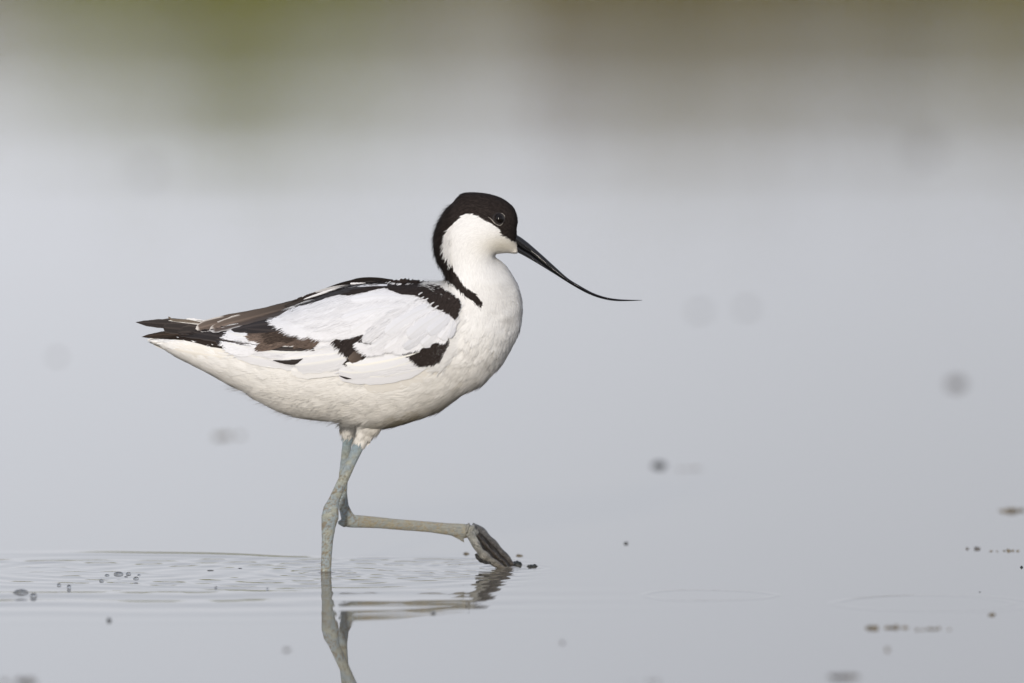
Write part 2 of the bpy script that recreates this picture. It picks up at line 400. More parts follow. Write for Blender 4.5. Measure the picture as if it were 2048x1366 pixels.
def add_chain(ch, flat=0.75):
    for (a, b_) in zip(ch[:-1], ch[1:]):
        pa = at(a[0], a[1], a[2]); pb = at(b_[0], b_[1], b_[2])
        A = np.array([*[float(z) for z in q_of(pa)], a[2] / S]); B = np.array([*[float(z) for z in q_of(pb)], b_[2] / S])
        ra, rb = a[3], b_[3]; R = max(ra, rb) + 8
        lo = np.minimum(A, B) - R; hi = np.maximum(A, B) + R
        i0, i1 = max(0, int((lo[0] - G0U) / GS)), min(NU, int((hi[0] - G0U) / GS) + 2)
        j0, j1 = max(0, int((lo[1] - G0V) / GS)), min(NV, int((hi[1] - G0V) / GS) + 2)
        k0, k1 = max(0, int((lo[2] - W0) / GS)), min(NW, int((hi[2] - W0) / GS) + 2)
        u_, v_, w_ = np.meshgrid(gu[i0:i1], gv[j0:j1], gw[k0:k1], indexing='ij')
        d = B - A; L2 = d @ d
        t_ = np.clip(((u_ - A[0]) * d[0] + (v_ - A[1]) * d[1] + (w_ - A[2]) * d[2]) / L2, 0, 1)
        dist = np.sqrt((u_ - A[0] - t_ * d[0]) ** 2 + (v_ - A[1] - t_ * d[1]) ** 2 + ((w_ - A[2] - t_ * d[2]) / flat) ** 2)
        val = ra + (rb - ra) * t_ - dist
        PHI[i0:i1, j0:j1, k0:k1] = np.maximum(PHI[i0:i1, j0:j1, k0:k1], val)
for ch in (LEG_NEAR, LEG_FAR, HEEL, TOEB): add_chain(ch)

def surface_nets(P, org, step):
    s = P > 0
    nx, ny, nz = P.shape
    c = np.zeros((nx - 1, ny - 1, nz - 1), np.uint8)
    for dx in (0, 1):
        for dy in (0, 1):
            for dz in (0, 1): c += s[dx:nx - 1 + dx, dy:ny - 1 + dy, dz:nz - 1 + dz]
    act = np.argwhere((c > 0) & (c < 8)); idx = -np.ones(c.shape, np.int32); idx[tuple(act.T)] = np.arange(len(act))
    acc = np.zeros((len(act), 3)); cnt = np.zeros(len(act))
    offs = [(a, b_, c_) for a in (0, 1) for b_ in (0, 1) for c_ in (0, 1)]
    for o in offs:
        for ax in range(3):
            if o[ax]: continue
            o2 = list(o); o2[ax] = 1
            p = P[tuple((act + o).T)]; q = P[tuple((act + o2).T)]; m = (p > 0) != (q > 0)
            t_ = np.where(m, p / np.where(p == q, 1, p - q), 0)
            pos = np.array(o, float)[None].repeat(len(act), 0); pos[:, ax] += t_
            acc += pos * m[:, None]; cnt += m
    V = (act + acc / cnt[:, None]) * step + np.array(org)
    F = []
    for ax in range(3):
        sl0 = [slice(None)] * 3; sl1 = [slice(None)] * 3; sl0[ax] = slice(0, -1); sl1[ax] = slice(1, None)
        a = s[tuple(sl0)]; b_ = s[tuple(sl1)]; e = np.argwhere(a != b_)
        o1, o2 = [(1, 2), (2, 0), (0, 1)][ax]
        ok = (e[:, o1] > 0) & (e[:, o2] > 0) & (e[:, o1] < P.shape[o1] - 1) & (e[:, o2] < P.shape[o2] - 1); e = e[ok]
        g = []
        for (d1, d2) in ((0, 0), (1, 0), (1, 1), (0, 1)):
            f = e.copy(); f[:, o1] -= d1; f[:, o2] -= d2; g.append(idx[tuple(f.T)])
        q = np.stack(g, 1); fl = a[tuple(e.T)]
        q[fl] = q[fl][:, ::-1]
        F.append(q)
    return V, np.vstack(F)
Vq, Fb = surface_nets(PHI, (G0U, G0V, W0), GS)
VB = np.stack([(Vq[:, 0] - 1024) * S, Vq[:, 2] * S, (1143 - Vq[:, 1]) * S], 1)
def relax(V, F, n, lam=0.5):
    e = np.vstack([F[:, [0, 1]], F[:, [1, 2]], F[:, [2, 3]], F[:, [3, 0]]]); e = np.vstack([e, e[:, ::-1]])
    deg = np.bincount(e[:, 0], minlength=len(V))[:, None]
    for _ in range(n):
        A = np.stack([np.bincount(e[:, 0], V[e[:, 1], k], minlength=len(V)) for k in range(3)], 1) / deg
        V = V + lam * (A - V)
    return V
VB = relax(VB, Fb, 2)
def vnormals(V, F):
    n_ = np.cross(V[F[:, 2]] - V[F[:, 0]], V[F[:, 3]] - V[F[:, 1]]); N = np.zeros_like(V)
    for k in range(4):
        for c in range(3): N[:, c] += np.bincount(F[:, k], n_[:, c], minlength=len(V))
    return N / (np.linalg.norm(N, axis=1, keepdims=True) + 1e-12)
NB = vnormals(VB, Fb)
cen = VB.mean(0)
top_i = np.argmax(VB[:, 2])
if NB[top_i, 2] < 0: Fb = Fb[:, ::-1].copy(); NB = -NB

# ---- pigment
WHITE = np.array([0.85, 0.845, 0.83]); CREAM = np.array([0.85, 0.825, 0.77]); BLACK = np.array([0.026, 0.020, 0.018]); BROWN = np.array([0.115, 0.085, 0.068])
PURE = np.array([0.78, 0.78, 0.795])
HEADP = [(1062,476),(1040,476),(1030,484),(1024,482),(1014,474),(1005,470),(1000,458),(988,450),(971,440),(957,431),(940,426),(925,430),(916,440),(903,450),(893,462),
 (888,482),(889,497),(896,516),(910,541),(927,567),(943,578),(949,588),(966,600),(962,608),(950,604),(937,597),(918,577),(903,566),(889,556),(860,548),(840,480),(850,420),(890,375),
 (960,360),(1050,390),(1070,440)]
BAND = [(915,617),(907,606),(889,594),(860,576),(827,566),(796,563),(766,566),(725,570),(704,573),(608,594),(567,612),(580,615),(591,613),(622,603),(671,589),(694,591),
 (731,584),(766,575),(780,581),(800,588),(827,590),(838,594),(852,600),(860,612),(868,618),(880,621),(887,626),(898,632),(909,640)]
WING = [(915,618),(912,650),(905,668),(893,700),(885,716),(868,727),(843,731),(800,752),(740,762),(680,756),(581,733),(475,714),(452,704),(425,692),(405,672),
 (430,648),(480,640),(560,621),(608,603),(664,586),(704,576),(766,570),(796,568),(827,571),(860,581),(889,597),(907,607)]
BACKP = [(600,598),(640,582),(704,564),(766,552),(800,552),(833,560),(862,577),(889,594),(912,616),(868,618),(800,588),(731,584),(671,589)]
CP = [(731,584),(766,575),(780,581),(800,588),(838,594),(860,612),(887,626),(909,640),(880,660),(800,650),(755,640),(731,655),(704,667),(663,675),(638,671),(608,665),(567,651),(550,634),(600,612),(671,589),(694,591)]
DP = [(909,638),(905,663),(893,681),(872,677),(860,688),(843,694),(807,702),(778,694),(762,706),(741,708),(726,700),(714,683),(722,670),(745,648),(770,625),(850,612)]
EP = [(673,677),(704,668),(731,655),(750,640),(780,660),(760,690),(741,708),(722,716),(714,722),(696,722),(703,708),(696,700),(688,696)]
TAILX = [(270,640),(462,640),(462,702),(400,689),(350,679),(285,677)]
EPA = [(668,664),(740,655),(745,706),(735,724),(690,730),(680,700)]
BRA = [(480,655),(600,655),(655,670),(650,684),(628,702),(590,706),(533,712),(505,700),(488,680)]
FP = [(872,675),(895,678),(899,674),(899,690),(889,706),(886,716),(868,724),(848,727),(838,722),(833,718),(822,708),(810,702),(843,690)]

def noise3(P, sc, seed=0): return vnoise2(P[..., 0] * sc + P[..., 1] * sc * 0.7, P[..., 2] * sc + P[..., 1] * sc * 0.5, seed)

def body_pigment(P):
    u, v = seen(P); c = np.tile(WHITE, (len(P), 1))
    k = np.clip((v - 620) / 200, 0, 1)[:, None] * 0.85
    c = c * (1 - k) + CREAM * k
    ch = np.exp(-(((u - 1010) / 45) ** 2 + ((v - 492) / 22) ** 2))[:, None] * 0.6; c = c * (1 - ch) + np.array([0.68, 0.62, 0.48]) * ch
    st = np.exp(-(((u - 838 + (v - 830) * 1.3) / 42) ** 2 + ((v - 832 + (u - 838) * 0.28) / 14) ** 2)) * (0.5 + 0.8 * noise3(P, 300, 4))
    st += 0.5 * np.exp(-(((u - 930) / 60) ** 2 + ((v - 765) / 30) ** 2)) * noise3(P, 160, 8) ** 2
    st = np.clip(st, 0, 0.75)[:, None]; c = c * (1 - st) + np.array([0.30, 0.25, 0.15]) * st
    c[inpoly(u, v, HEADP)] = BLACK
    c[inpoly(u, v, BACKP)] = BLACK
    # nostril side chin specks
    leg_near = (v > 886 - (u - 720) * 0.35) & (P[:, 1] < 0.008)
    leg_far = (v > 872) & (P[:, 1] >= 0.008)
    uu, vv = project(P); leg_far = (vv > 874 + 4 * np.sin(uu * 1.3)) & (P[:, 1] >= 0.004); leg_near = (vv > 882 + (uu - 715) * 0.5 - 0.0) & (P[:, 1] < 0.004)
    L = (leg_near | leg_far) & (vv > 862) & (uu > 630)
    n1_ = noise3(P, 260, 12); n2_ = noise3(P, 1000, 13); n3_ = noise3(P, 1900, 14)
    base = np.array([0.31, 0.36, 0.375])[None] * (1 - 0.0) + 0 * P
    ylw = np.clip((n1_ - 0.35) * 2, 0, 1)[:, None] * 0.55; base = base * (1 - ylw) + np.array([0.40, 0.38, 0.26]) * ylw
    blue = np.exp(-((vv - 885) / 22) ** 2)[:, None] * 0.7; base = base * (1 - blue) + np.array([0.26, 0.36, 0.42]) * blue
    och = np.clip((n2_ * 0.6 + n3_ * 0.4 - 0.52 - 0.16 * np.exp(-((vv - 915) / 30) ** 2)) * 7, 0, 1)[:, None]
    och *= np.where(vv > 950, 0.75, 0.35)[:, None]
    base = base * (1 - och) + np.array([0.22, 0.165, 0.095]) * och
    tarsus = ((uu > 715) & (vv > 1020))[:, None] * 0.45; base = base * (1 - tarsus) + np.array([0.30, 0.25, 0.16]) * (0.6 + 0.8 * n2_[:, None]) * tarsus
    c[L] = np.clip(base[L] * 1.15, 0, 0.8)
    return c, L

root = bpy.data.objects.new('avocet', None); COL.objects.link(root); root.location = (0, 0, 0)
tag(root, 'black and white wading bird with thin upturned bill walking in shallow water', 'bird')
m_body = mat('plumage_skin', rough=0.75, attr=True, spec=0.2, bump=(900, 0.0006))
m_plume = mat('plumage', rough=0.8, attr=True, spec=0.12, sss=0)
m_vane = mat('flight_feather', rough=0.62, attr=True, spec=0.25, uvbarb=0.00002)
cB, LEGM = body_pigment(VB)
m_leg = mat('leg_scales', rough=0.42, attr=True, spec=0.5)
_t = m_leg.node_tree; _tc = _t.nodes.new('ShaderNodeTexCoord'); _mp = _t.nodes.new('ShaderNodeMapping'); _mp.inputs['Scale'].default_value = (350, 350, 1500)
_n = _t.nodes.new('ShaderNodeTexNoise'); _n.inputs['Scale'].default_value = 1.0; _n.inputs['Detail'].default_value = 3; _n.inputs['Distortion'].default_value = 1.5
_b = _t.nodes.new('ShaderNodeBump'); _b.inputs['Distance'].default_value = 0.0012
_t.links.new(_tc.outputs['Object'], _mp.inputs['Vector']); _t.links.new(_mp.outputs[0], _n.inputs['Vector']); _t.links.new(_n.outputs['Fac'], _b.inputs['Height']); _t.links.new(_b.outputs[0], _t.nodes['Principled BSDF'].inputs['Normal'])
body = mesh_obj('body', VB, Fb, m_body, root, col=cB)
body.data.materials.append(m_leg)
body.data.polygons.foreach_set('material_index', (LEGM[Fb].all(1)).astype(np.int32))

# ---- flow of the small feathers
FLOW = np.array([(1030,440,-.5,-.85),(1010,408,-.9,-.45),(960,392,-1,.08),(905,410,-.72,.7),(872,465,-.12,1),(876,530,.3,1),(900,562,.65,.8),(940,592,.7,.75),
 (1018,465,-.8,.1),(980,470,-1,.05),(935,450,-.85,.4),(910,500,-.2,1),(1020,498,-.95,.1),(985,500,-.8,.5),(950,540,.1,1),(1000,560,.4,1),(1030,600,.1,1),
 (1040,650,-.3,1),(1010,700,-.5,.95),(960,620,-.1,1),(950,680,-.35,1),(915,670,-.9,.25),(905,700,-.95,.35),(910,740,-.8,.6),(960,750,-.6,.85),(880,790,-.9,.5),
 (800,770,-1,.15),(800,830,-1,.4),(740,850,-.85,.7),(700,800,-1,.22),(600,790,-1,.12),(600,830,-1,.2),(500,760,-1,-.1),(450,740,-1,-.25),(350,700,-1,-.35),(880,575,-1,.4),(930,610,-.8,.7),(700,565,-1,.2),(500,650,-1,.3),
 (735,870,-.35,1),(712,880,-.3,1)])
def flow(u, v, pts=FLOW):
    d2 = (u[:, None] - pts[:, 0]) ** 2 + (v[:, None] - pts[:, 1]) ** 2 + 30; w_ = d2 ** -1.6
    f = np.stack([(w_ * pts[:, 2]).sum(1), (w_ * pts[:, 3]).sum(1)], 1)
    return f / np.linalg.norm(f, axis=1, keepdims=True)

def strips(root_p, dirn, nrm, L, wid, lift, colr, bend=None, nk=4, nmix=0.35):
    """tapering plumes; returns V, F, C, N"""
    n_ = len(root_p); side = np.cross(dirn, nrm); side /= np.linalg.norm(side, axis=1, keepdims=True)
    ts = np.linspace(0, 1, nk); V = np.zeros((n_, nk * 2, 3)); N = np.zeros_like(V); C = np.zeros_like(V)
    prof = np.interp(ts, [0, .35, .75, 1], [.7, 1, .75, .12])
    for k, t_ in enumerate(ts):
        c = root_p + dirn * (L * t_)[:, None] + nrm * (lift * t_ - (0.35 * L * t_ ** 2 * 0 if bend is None else bend * t_ ** 2))[:, None]
        for s_, j in ((-1, 0), (1, 1)):
            V[:, 2 * k + j] = c + side * (wid * 0.5 * prof[k] * s_)[:, None]
            C[:, 2 * k + j] = colr
            N[:, 2 * k + j] = nrm + side * s_ * nmix + dirn * 0.12
    N /= np.linalg.norm(N, axis=2, keepdims=True)
    i = np.arange(n_)[:, None] * (2 * nk); F = np.vstack([i + np.array([[2 * k, 2 * k + 1, 2 * k + 3, 2 * k + 2]]) for k in range(nk - 1)])
    return V.reshape(-1, 3), F, C.reshape(-1, 3), N.reshape(-1, 3)

def body_plumes(count, want):
    a = VB[Fb]; ar = np.linalg.norm(np.cross(a[:, 2] - a[:, 0], a[:, 3] - a[:, 1]), axis=1)
    cu, cv = seen(a.mean(1)); ok = want(cu, cv, a.mean(1)) & ~LEGM[Fb[:, 0]] & ~LEGM[Fb[:, 2]]
    ok &= ~inpoly(cu, cv, TAILX)
    pr = ar * ok; pr /= pr.sum(); fi = RNG.choice(len(Fb), count, p=pr)
    s1, s2 = RNG.random((2, count, 1)); q = a[fi]
    p = (q[:, 0] * (1 - s1) + q[:, 1] * s1) * (1 - s2) + (q[:, 3] * (1 - s1) + q[:, 2] * s1) * s2
    nn = NB[Fb[fi]].mean(1); nn /= np.linalg.norm(nn, axis=1, keepdims=True)
    u, v = seen(p); f = flow(u, v)
    cl = vnoise2(u / 14, v / 14, 41) - 0.5                        # plumes lie in locks
    ang = cl * 0.45 + RNG.normal(0, 0.09, count); ca, sa = np.cos(ang), np.sin(ang)
    f = np.stack([f[:, 0] * ca - f[:, 1] * sa, f[:, 0] * sa + f[:, 1] * ca], 1)
    d = np.stack([f[:, 0], 0 * f[:, 0], -f[:, 1]], 1)
    d -= nn * (d * nn).sum(1, keepdims=True); d /= np.linalg.norm(d, axis=1, keepdims=True) + 1e-9
    return p, nn, d, u, v

def soften(p, nn, amt):
    amt = amt * 0.6
    u, v = seen(p); e = 3.0
    gx = vnoise2((u + e) / 26, v / 17, 81) - vnoise2((u - e) / 26, v / 17, 81); gz = vnoise2(u / 26, (v + e) / 17, 81) - vnoise2(u / 26, (v - e) / 17, 81)
    n2 = nn + np.stack([-gx, 0 * gx, gz], 1) * amt
    return n2 / np.linalg.norm(n2, axis=1, keepdims=True)

def tufts(n_t, want, lenf, per=24):
    p, nn, d, u, v = body_plumes(n_t, want)
    nn = soften(p, nn, 0.8); Lt = lenf(u, v) * (0.75 + 0.5 * RNG.random(n_t)); tone = 0.96 + 0.07 * RNG.random(n_t); li = 1.6 + 2.4 * RNG.random(n_t)
    side = np.cross(d, nn); side /= np.linalg.norm(side, axis=1, keepdims=True)
    R = lambda a: np.repeat(a, per, 0)
    a = np.tile(np.linspace(-1, 1, per), n_t) + RNG.normal(0, .08, n_t * per)
    P = R(p) + R(side) * (a * R(Lt) * 0.16 * S)[:, None] + R(d) * (RNG.random(n_t * per) * R(Lt) * .25 * S)[:, None]
    D_ = R(d) + R(side) * (a * 0.22 + RNG.normal(0, .05, n_t * per))[:, None]; D_ /= np.linalg.norm(D_, axis=1, keepdims=True)
    N_ = R(nn) + R(side) * (a * 0.15)[:, None] + R(d) * 0.05; N_ /= np.linalg.norm(N_, axis=1, keepdims=True)
    L = R(Lt) * (1 - 0.35 * a ** 2) * (0.85 + 0.3 * RNG.random(n_t * per)) * S
    c, _ = body_pigment(R(p)); c = c * (R(tone) * (0.95 + 0.08 * RNG.random(n_t * per)))[:, None]
    lift = R(li) * S; return strips(P, D_, N_, L, (1.3 + .9 * RNG.random(len(L))) * S, lift, c, bend=lift * 0.55, nmix=0.10)

def make_plumage():
    parts = []
    tw = lambda u, v, P: (v > 640) & (u > 330) & (v < 858) & ~(inpoly(u, v, WING) & (polydist(u, v, WING) > 8)) & ~((v > 846) & (u < 770))
    parts.append(tufts(1900, tw, lambda u, v: np.interp(u, [330, 450, 700, 900, 1000, 1046], [16, 26, 34, 30, 20, 14])))
    tw2 = lambda u, v, P: (u > 640) & (v > 838) & (u < 780)
    parts.append(tufts(90, tw2, lambda u, v: 17 + 0 * u))
    # torso
    p, nn, d, u, v = body_plumes(52000, lambda u, v, P: (v > 560) & ~(inpoly(u, v, WING) & (polydist(u, v, WING) > 14)))
    nn = soften(p, nn, 1.3)
    L = (np.interp(u, [300, 350, 450, 700, 900, 1000, 1046], [6, 16, 30, 32, 26, 17, 13]) * (0.7 + 0.6 * RNG.random(len(u)))) * S
    top = (v < 640) & (u > 830); L[top] *= 0.5
    thigh = (v > 845) & (u < 760); L[thigh] = 13 * S
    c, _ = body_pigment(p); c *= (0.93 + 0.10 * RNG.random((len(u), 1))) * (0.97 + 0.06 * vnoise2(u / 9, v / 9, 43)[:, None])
    lift = (1.5 + 3.0 * RNG.random(len(u)) * np.clip((v - 640) / 160, 0.2, 1)) * S
    parts.append(strips(p + nn * 0.2 * S, d, nn, L, (1.2 + 1.3 * RNG.random(len(u))) * S, lift, c, bend=L * 0.10 * (v > 610), nmix=0.12))
    # head and neck
    p, nn, d, u, v = body_plumes(34000, lambda u, v, P: (v < 615) & (u > 855))
    hd = np.hypot(u - 985, v - 445); L = np.interp(hd, [0, 60, 110, 200], [4.5, 7.5, 13, 15]) * (0.7 + 0.6 * RNG.random(len(u))) * S
    nape = (u < 905) & (v > 395); L[nape] *= 1.15
    L[(u > 1018) & (v > 465)] = 3.0 * S
    c, _ = body_pigment(p); c *= 0.92 + 0.12 * RNG.random((len(u), 1))
    blk = c[:, 0] < 0.1; c[blk] *= (0.7 + 1.0 * RNG.random((blk.sum(), 1)) ** 2)
    lift = np.where(nape, 4.5 + 7 * (RNG.random(len(u)) < .3), 1.0) * RNG.random(len(u)) * S + 0.4 * S
    near_eye = np.hypot(u - 997, v - 437) < 13
    k = ~near_eye
    parts.append(strips((p + nn * 0.1 * S)[k], d[k], nn[k], L[k], ((1.0 + 0.9 * RNG.random(len(u))) * S)[k], lift[k], c[k], bend=(L * 0.06)[k], nmix=0.18))
    # loose wisps under the belly and tail
    p, nn, d, u, v = body_plumes(900, lambda u, v, P: (P[:, 2] < (1143 - 770) * S) & (u < 690) & (u > 420))
    k = nn[:, 2] < -0.5; p, nn, d, u, v = (z[k] for z in (p, nn, d, u, v))
    c, _ = body_pigment(p); d2 = d + nn * 0.35 + RNG.normal(0, 0.15, d.shape); d2 /= np.linalg.norm(d2, axis=1, keepdims=True)
    parts.append(strips(p, d2, nn, (14 + 14 * RNG.random(len(u))) * S, np.full(len(u), 0.9 * S), 2 * S * RNG.random(len(u)), c * 0.9, bend=-3 * S * np.ones(len(u))))
    return parts
def join(parts):
    V, F, C, N, o = [], [], [], [], 0
    for (v_, f_, c_, n_) in parts: V.append(v_); F.append(f_ + o); C.append(c_); N.append(n_); o += len(v_)
    return np.vstack(V), np.vstack(F), np.vstack(C), np.vstack(N)
V_, F_, C_, N_ = join(make_plumage())
mesh_obj('plumage', V_, F_, m_plume, root, col=C_, nrm=N_)

# ---- the folded wing
def surf_normal(u, v):
    e = 4.0; a = hit(u + e, v, 0) - hit(u - e, v, 0); b_ = hit(u, v + e, 0) - hit(u, v - e, 0)
    n_ = np.cross(a, b_); n_ /= np.linalg.norm(n_, axis=-1, keepdims=True)
    return np.where((n_[..., 1:2] > 0), -n_, n_)

def rand_in(poly, n_):
    P = np.array(poly, float); lo, hi = P.min(0), P.max(0); out = []
    while sum(map(len, out)) < n_:
        q = RNG.uniform(lo, hi, (n_ * 3, 2)); out.append(q[inpoly(q[:, 0], q[:, 1], P)])
    return np.vstack(out)[:n_]

def wing_plumes(poly, n_, fl, L, wid, off0, off1, colr, jit=0.1, tip_in=True, avoid=()):
    q = rand_in(poly, n_)
    for av in avoid: q = q[~inpoly(q[:, 0], q[:, 1], av)]
    u, v = q.T; n_ = len(q); f = flow(u, v, np.array(fl, float))
    ang = (vnoise2(u / 18, v / 18, 47) - 0.5) * 0.5 + RNG.normal(0, jit, n_); ca, sa = np.cos(ang), np.sin(ang)
    f = np.stack([f[:, 0] * ca - f[:, 1] * sa, f[:, 0] * sa + f[:, 1] * ca], 1)
    Ls = L * (0.65 + 0.7 * RNG.random(n_)); nk = 5; ts = np.linspace(0, 1, nk)
    sh = Ls if tip_in else 0 * Ls
    N0 = surf_normal(u, v); W = wid * (0.7 + 0.6 * RNG.random(n_))
    V = np.zeros((n_, nk * 2, 3)); Nn = np.zeros_like(V); C = np.zeros_like(V)
    cl = np.asarray(colr) * (0.93 + 0.12 * RNG.random((n_, 1))) if np.mean(colr) > 0.3 else np.asarray(colr) * (0.6 + 0.9 * RNG.random((n_, 1)))
    prof = np.interp(ts, [0, .35, .75, 1], [.7, 1, .75, .15])
    for k, t_ in enumerate(ts):
        cu = u + f[:, 0] * (Ls * t_ - sh); cv = v + f[:, 1] * (Ls * t_ - sh)
        for s_, j in ((-1, 0), (1, 1)):
            pu = cu - f[:, 1] * W * .5 * prof[k] * s_; pv = cv + f[:, 0] * W * .5 * prof[k] * s_
            V[:, 2 * k + j] = hit(pu, pv, off0 + (off1 - off0) * t_ + 0.8 * RNG.random(n_) * 0)
            sd3 = np.stack([-f[:, 1], 0 * f[:, 0], -f[:, 0]], 1)
            Nn[:, 2 * k + j] = N0 + sd3 * s_ * 0.10; C[:, 2 * k + j] = cl
    Nn /= np.linalg.norm(Nn, axis=2, keepdims=True)
    i = np.arange(n_)[:, None] * (2 * nk); F = np.vstack([i + np.array([[2 * k, 2 * k + 1, 2 * k + 3, 2 * k + 2]]) for k in range(nk - 1)])
    return V.reshape(-1, 3), F, C.reshape(-1, 3), Nn.reshape(-1, 3)

class Vanes:
    def __init__(s): s.V, s.F, s.C, s.U, s.n = [], [], [], [], 0
    def add(s, pts, wl, wr, off, color, camber=1.5, fray=1.0, na=26, nc=9, shaft=True, tail=0.0):
        """pts: shaft from root to tip in photo px; wl/wr half widths along it; off: (root, tip) lift px; color(t, s, u, v)"""
        c = smooth_open(pts, na); tg = np.gradient(c, axis=0); tg /= np.linalg.norm(tg, axis=1, keepdims=True) + 1e-9
        T = np.linspace(0, 1, na); WL = np.interp(T, np.linspace(0, 1, len(wl)), wl); WR = np.interp(T, np.linspace(0, 1, len(wr)), wr)
        tipf = np.sqrt(np.clip(1 - np.clip((T - 0.86) / 0.14, 0, 1) ** 2, 0.0, 1)); WL = WL * tipf; WR = WR * tipf
        ss = np.linspace(-1, 1, nc)
        nor = np.stack([-tg[:, 1], tg[:, 0]], 1)
        wid = np.where(ss[None] < 0, WL[:, None], WR[:, None]) * ss[None]
        jr = RNG.normal(0, 0.05 * fray, (na, nc)) * (np.abs(ss)[None] > 0.9) * np.abs(wid)
        wid = wid + jr
        sweep = np.abs(wid) * 0.35                                # barbs sweep towards the tip
        u = c[:, :1] + nor[:, :1] * wid + tg[:, :1] * sweep * (1 - T[:, None]) ** .5; v = c[:, 1:] + nor[:, 1:] * wid + tg[:, 1:] * sweep * (1 - T[:, None]) ** .5
        o = off[0] + (off[1] - off[0]) * T[:, None] + camber * (1 - ss[None] ** 2) * np.clip(WL + WR, 0, 20)[:, None] / 20
        if shaft: o = o + 0.7 * (np.abs(ss[None]) < 0.05)
        P = hit(u, v, o)
        CC = np.zeros((na, nc, 3))
        for i in range(na):
            for j in range(nc): CC[i, j] = color(T[i], ss[j], u[i, j], v[i, j])
        CC *= RNG.uniform(0.94, 1.03)
        F = grid_faces(nc, na) + s.n
        L = np.concatenate([[0], np.cumsum(np.linalg.norm(np.diff(c, axis=0), axis=1))])
        uu = (L[:, None] - np.abs(wid) * 1.2) * 0.35 + 0 * wid
        s.V.append(P.reshape(-1, 3)); s.F.append(F); s.C.append(CC.reshape(-1, 3)); s.U.append(np.stack([uu, wid * 0.02], -1).reshape(-1, 2)); s.n += na * nc
    def build(s, name, parent, mirror=False, m=None):
        V = np.vstack(s.V); F = np.vstack(s.F); U = np.vstack(s.U); C = np.vstack(s.C)
        if mirror: V = V * np.array([1, -1, 1]); F = F[:, ::-1].copy()
        return mesh_obj(name, V, F, m or m_vane, parent, col=C, uv=U)

def solid(c, shaft_c=None, edge=None, tip=None, grad=None):
    c = np.array(c, float)
    def f(t_, s_, u, v):
        k = c
        if grad is not None: k = c * (1 - t_) + np.array(grad) * t_
        if edge is not None and abs(s_) > 0.8: k = np.array(edge)
        if tip is not None and (t_ > tip[0] or (t_ > tip[0] - .12 and abs(s_) > .7)): k = np.array(tip[1])
        if shaft_c is not None and abs(s_) < 0.1: k = np.array(shaft_c)
        return k
    return f

MATTE_D = (0.026, 0.021, 0.020)
# shell of the wing
su, sv = np.arange(300, 922, 3.0), np.arange(556, 770, 3.0)
SU, SV = np.meshgrid(su, sv); ins = inpoly(SU, SV, WING); dd = polydist(SU, SV, WING)
offs = 6.0 * np.clip(dd / 14, 0, 1) ** 0.6 * np.clip((SU - 300) / 200, 0.3, 1)
PS = hit(SU, SV, np.where(ins, offs, -3))
fs = grid_faces(len(su), len(sv)); keep = ins.ravel()[fs].any(1); fs = fs[keep]
used = np.unique(fs); rem = -np.ones(SU.size, int); rem[used] = np.arange(len(used))
shV = PS.reshape(-1, 3)[used]; shF = rem[fs]; u_, v_ = SU.ravel()[used], SV.ravel()[used]
shC = np.tile(PURE, (len(used), 1))
TERT = [(551,636),(592,657),(612,668),(645,673),(621,694),(602,690),(565,696),(533,704),(512,696),(496,690),(480,672),(455,664),(449,684),(455,700),(380,680),(300,657),(380,650),(475,640)]
for pl, cl in ((BAND, BLACK), (EP, BLACK), (FP, BLACK), (TERT, BLACK * 1.3)): shC[inpoly(u_, v_, pl)] = cl

wing = mesh_obj('wing', shV, shF, m_body, root, col=shC)
G_ = {}
# primaries: long black tips beyond the tail
v = Vanes()
dk = solid(MATTE_D, shaft_c=(0.05, 0.04, 0.036), edge=(0.075, 0.062, 0.055))
v.add([(560,700),(450,687),(370,669),(310,670),(283,674)], [9,12,13,11,6,1], [6,9,10,7,3,1], (3.2, 4.0), solid((0.022,0.014,0.009), shaft_c=(0.05,0.03,0.02)), camber=1)
v.add([(600,690),(480,668),(380,652),(310,646),(271,644.5)], [9,11,12,11,8,2], [9,10,12,11,5,1], (4.5, 5), dk, camber=1.5)
v.add([(610,695),(500,678),(410,663),(350,657),(326,655)], [9,10,11,11,9], [9,11,12,12,8], (5.5, 6.5), dk)
v.add([(620,700),(520,688),(440,673),(380,664),(355,665)], [10,12,12,12,9], [9,12,12,13,8], (6.2, 7.4), dk)
v.add([(630,702),(540,696),(470,684),(430,678)], [10,12,13,12], [8,10,10,9], (7, 8), dk)
G_['primaries'] = v
# white inner feathers lying over the primaries near the tail
v = Vanes()
wt = solid(PURE, shaft_c=(0.8,0.8,0.78))
v.add([(520,650),(440,650),(380,645),(336,641)], [8,7,4,2,0.6], [9,9,7,4,1], (5, 6.5), solid((0.80,0.78,0.75)))
v.add([(420,646),(372,642),(346,640),(336,634)], [4,3,2,1], [4,3,2,1.5], (7, 7.5), solid((0.16,0.13,0.10)), camber=.5)
v.add([(500,650),(430,648),(385,640),(372,638)], [4,4,3,1], [5,5,3,1], (6, 7), wt)
